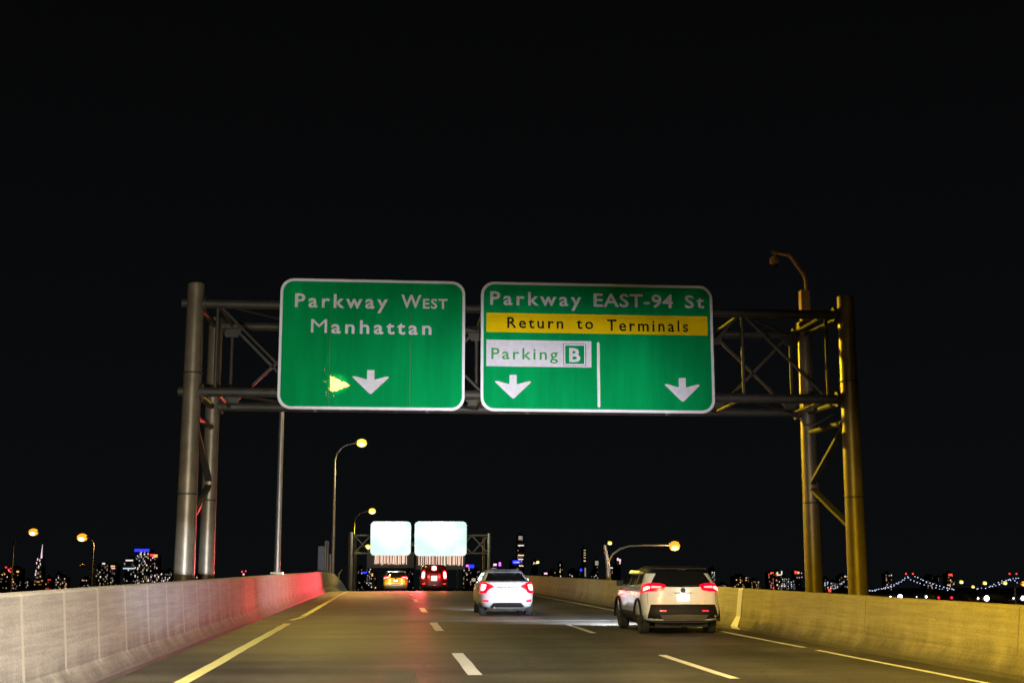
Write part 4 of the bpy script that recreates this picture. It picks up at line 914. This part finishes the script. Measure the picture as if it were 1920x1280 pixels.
B(868, 884, 1060, 'block with purple and blue sign lights left of the white sedan', 'dwyd', 14, extra=(('p', 876, 1060, 5, 4, 'purple_sign'), ('b', 884, 1061, 9, 6, 'blue_sign')), tall=3.5)
B(886, 900, 1068, 'low block partly behind the white sedan', 'dwy', 10)
B(922, 941, 1055, 'block with purple and pink lights above the white sedan roof', 'kd', 5, extra=(('p', 937, 1057, 4, 7, 'purple_sign'), ('k', 928, 1058, 6, 4, 'lit_sign'), ('d', 926, 1065, 9, 1.2, 'light_band')))
B(957, 972, 1050, 'low tower with a glowing blue rooftop sign', 'dd', 5, extra=(('b', 968, 1053, 14, 6, 'blue_sign'), ('c', 968, 1053.5, 10, 2.2, 'blue_sign_letters')))
B(970, 983, 1002, 'tallest middle tower with warm ring shaped light bands', 'yddk', 22, extra=tuple(('y' if i % 2 else 'w', 976.5, y, w_, 2, 'light_band') for i, (y, w_) in enumerate(((1022, 11), (1040.5, 11), (1048, 8), (1060, 7), (1075, 6)))) + (('d', 975, 1008, 6, 7, 'light_band'), ('w', 979, 1007, 2, 4, 'lit_window')), tall=3)
B(998, 1008, 1052, 'slim tower with two pale top lights right of the banded tower', 'ddk', 8, extra=(('w', 1001, 1055, 1.5, 4, 'roof_light'), ('w', 1005, 1055.5, 2.2, 2, 'roof_light')))
B(1018, 1027, 1072, 'low block with a lilac sign above the ochre wall', 'd', 2, extra=(('k', 1023, 1074.5, 6, 3, 'lit_sign'),))
B(1030, 1045, 1069, 'low block with warm orange windows above the ochre wall', 'oyo', 13, tall=4)
B(1048, 1056, 1055, 'slim block with a stack of warm windows above the ochre wall', 'yyw', 11, tall=4)
B(1067, 1084, 1068, 'low block with pale and red windows above the ochre wall', 'wkrd', 10)
B(1086, 1092, 1064, 'small block with faint blue light left of the thin spire tower', 'd', 3, extra=(('b', 1089, 1068, 4, 5, 'blue_sign'),))
B(1093, 1099, 1027, 'thin dark tower with a column of warm lights', 'd', 2, extra=tuple(('y', 1096, y, 3.4, 2, 'lit_window') for y in (1031, 1036, 1040, 1045, 1051)) + (('d', 1097, 1072, 2, 16, 'light_band'),))
B(1108, 1115, 1073, 'low block with crossed white lights', 'wwc', 9, tall=2)
B(1115, 1122, 1050, 'dim grey tower left of the curved lamp pole', 'dddw', 12, extra=(('d', 1118.5, 1055, 6, 8, 'light_band'),))
B(1146, 1158, 1062, 'block with a white light bar right of the curved lamp pole', 'd', 3, extra=(('w', 1145.5, 1064, 6, 2, 'light_band'),))
B(1156, 1164, 1045, 'slim tower with pinkish round top lights right of the curved lamp pole', 'd', 2, extra=(('k', 1158, 1048, 3, 5, 'roof_light'), ('k', 1162, 1050, 3, 5, 'roof_light'), ('w', 1162, 1055, 2, 3, 'roof_light')))
B(1333, 1341, 1064, 'slim tower with white lights just right of the SUV roof', 'wcw', 14, tall=3)
B(1348, 1366, 1094, 'very low block with white dots beside the SUV lamp', 'wyd', 7, tall=2)
B(1376, 1404, 1079, 'long low block with a row of amber lights over the ochre barrier', 'yywdo', 16, tall=2.2)
B(1408, 1424, 1087, 'low block with orange window columns over the ochre barrier', 'oydo', 14, tall=3.5)
B(1440, 1452, 1072, 'block with reddish window columns and a red roof light', 'ordk', 13, extra=(('r', 1447, 1073, 6, 2, 'roof_light'),), tall=4)
B(1454, 1466, 1070, 'block with a yellowish bracket of roof lights', 'yow', 11, extra=(('y', 1457, 1075, 2, 7, 'roof_light'), ('w', 1461, 1077, 7, 2, 'roof_light'), ('w', 1465, 1073, 2, 6, 'roof_light')))
B(1465, 1480, 1081, 'low block crowded with bright white windows', 'wcwk', 24, tall=2.6)
B(1482, 1490, 1086, 'small block with white windows left of the dark one', 'wdc', 9)
B(1489, 1504, 1070, 'dark block topped by a red and orange sign', 'dk', 9, extra=(('r', 1491, 1072, 4, 5, 'rooftop_sign'), ('o', 1496, 1073, 4, 4, 'rooftop_sign')))
B(1545, 1554, 1083, 'low block with white lights between the right gantry posts', 'wdc', 9, extra=(('r', 1555, 1106, 5, 6, 'red_light'),))
B(1556, 1572, 1090, 'low block with clustered white lights between the right gantry posts', 'wwkc', 16, tall=2.4)
B(1573, 1590, 1078, 'low block with two warm roof lights between the right gantry posts', 'wcd', 12, extra=(('y', 1584, 1080, 3, 2.5, 'roof_light'), ('y', 1589, 1080, 2.5, 2.5, 'roof_light')))
B(1660, 1672, 1074, 'block with warm top windows behind the rising bridge cable', 'yydk', 12)
B(1735, 1760, 1080, 'wide dim block behind the falling bridge cable', 'dddy', 12)
B(1776, 1790, 1074, 'block with two red top lights behind the end of the bridge cable', 'ydw', 12, extra=(('r', 1779, 1077, 3, 4, 'roof_light'), ('r', 1783, 1077, 3, 4, 'roof_light'), ('o', 1778, 1096, 6, 2, 'light_band')))

# suspension bridge
Yb = 1800; b0 = at(1770, 1110, Yb); base = Vector((b0.x, Yb, gz(Yb))); br = empty('suspension_bridge', base); tag(br, 'distant suspension bridge with strings of small bluish white cable lights', 'bridge')
def LB(px, py, dy=0): v = at(px, py, Yb) - base; return Vector((v.x, dy, v.z))
MB().box((LB(1590, 1100).x, -6, LB(1700, 1111).z), (LB(1990, 1100).x, 14, LB(1700, 1108).z)).build('bridge_deck', M['tower'], br)
for x in (1704, 1898):
    MB().box((LB(x-7, 0).x, -2, -20), (LB(x-5, 0).x, 2, LB(x, 1077).z)).box((LB(x+5, 0).x, -2, -20), (LB(x+7, 0).x, 2, LB(x, 1077).z)).box((LB(x-5, 0).x, -1, LB(x, 1081).z), (LB(x+5, 0).x, 1, LB(x, 1079).z)).build('bridge_tower', M['tower'], br)
    for dx in (-6, 7): pane(br, 'r', x + dx, 1075, 2.6, 3.2, Yb, base, 'beacon')
cj = random.Random(5); wm['cl'] = cube.copy(); wm['cl'].materials.append(emat('cable_light_glow', (.62, .70, 1), 1.7))
def cable(pts, off, dy, n):
    P = [LB(x, y + off, dy) for x, y in pts]; MB().tube(P, .5, 6).build('cable', M['tower'], br)
    for k in range(n):
        q = k / (n - 1) * (len(pts) - 1); i = min(int(q), len(pts) - 2); t = q - i; x = pts[i][0] + (pts[i+1][0] - pts[i][0]) * t; y = pts[i][1] + (pts[i+1][1] - pts[i][1]) * t + off
        o = bpy.data.objects.new('cable_light', wm['cl']); C.objects.link(o); o.parent = br; o.location = LB(x + cj.uniform(-.8, .8), y + cj.uniform(-.7, .7), dy - 1); o.scale = (cj.uniform(.7, 1.3), 1, cj.uniform(.7, 1.3))
cable([(1628, 1106), (1645, 1104.5), (1660, 1101), (1680, 1093), (1699, 1080)], 0, -4, 16)
cable([(1628, 1108), (1645, 1106), (1662, 1103), (1684, 1096), (1708, 1081)], 1, 12, 16)
cable([(1713, 1080), (1730, 1088), (1750, 1095), (1772, 1101), (1786, 1104)], 0, -4, 14)
cable([(1713, 1086), (1730, 1093), (1750, 1099), (1770, 1104), (1783, 1106)], 0, 12, 12)
cable([(1830, 1103), (1850, 1101), (1868, 1096), (1882, 1089), (1892, 1085), (1906, 1083)], 0, -4, 15)
cable([(1838, 1103), (1858, 1100), (1874, 1092), (1890, 1086), (1908, 1087), (1919, 1094)], 1, 12, 12)
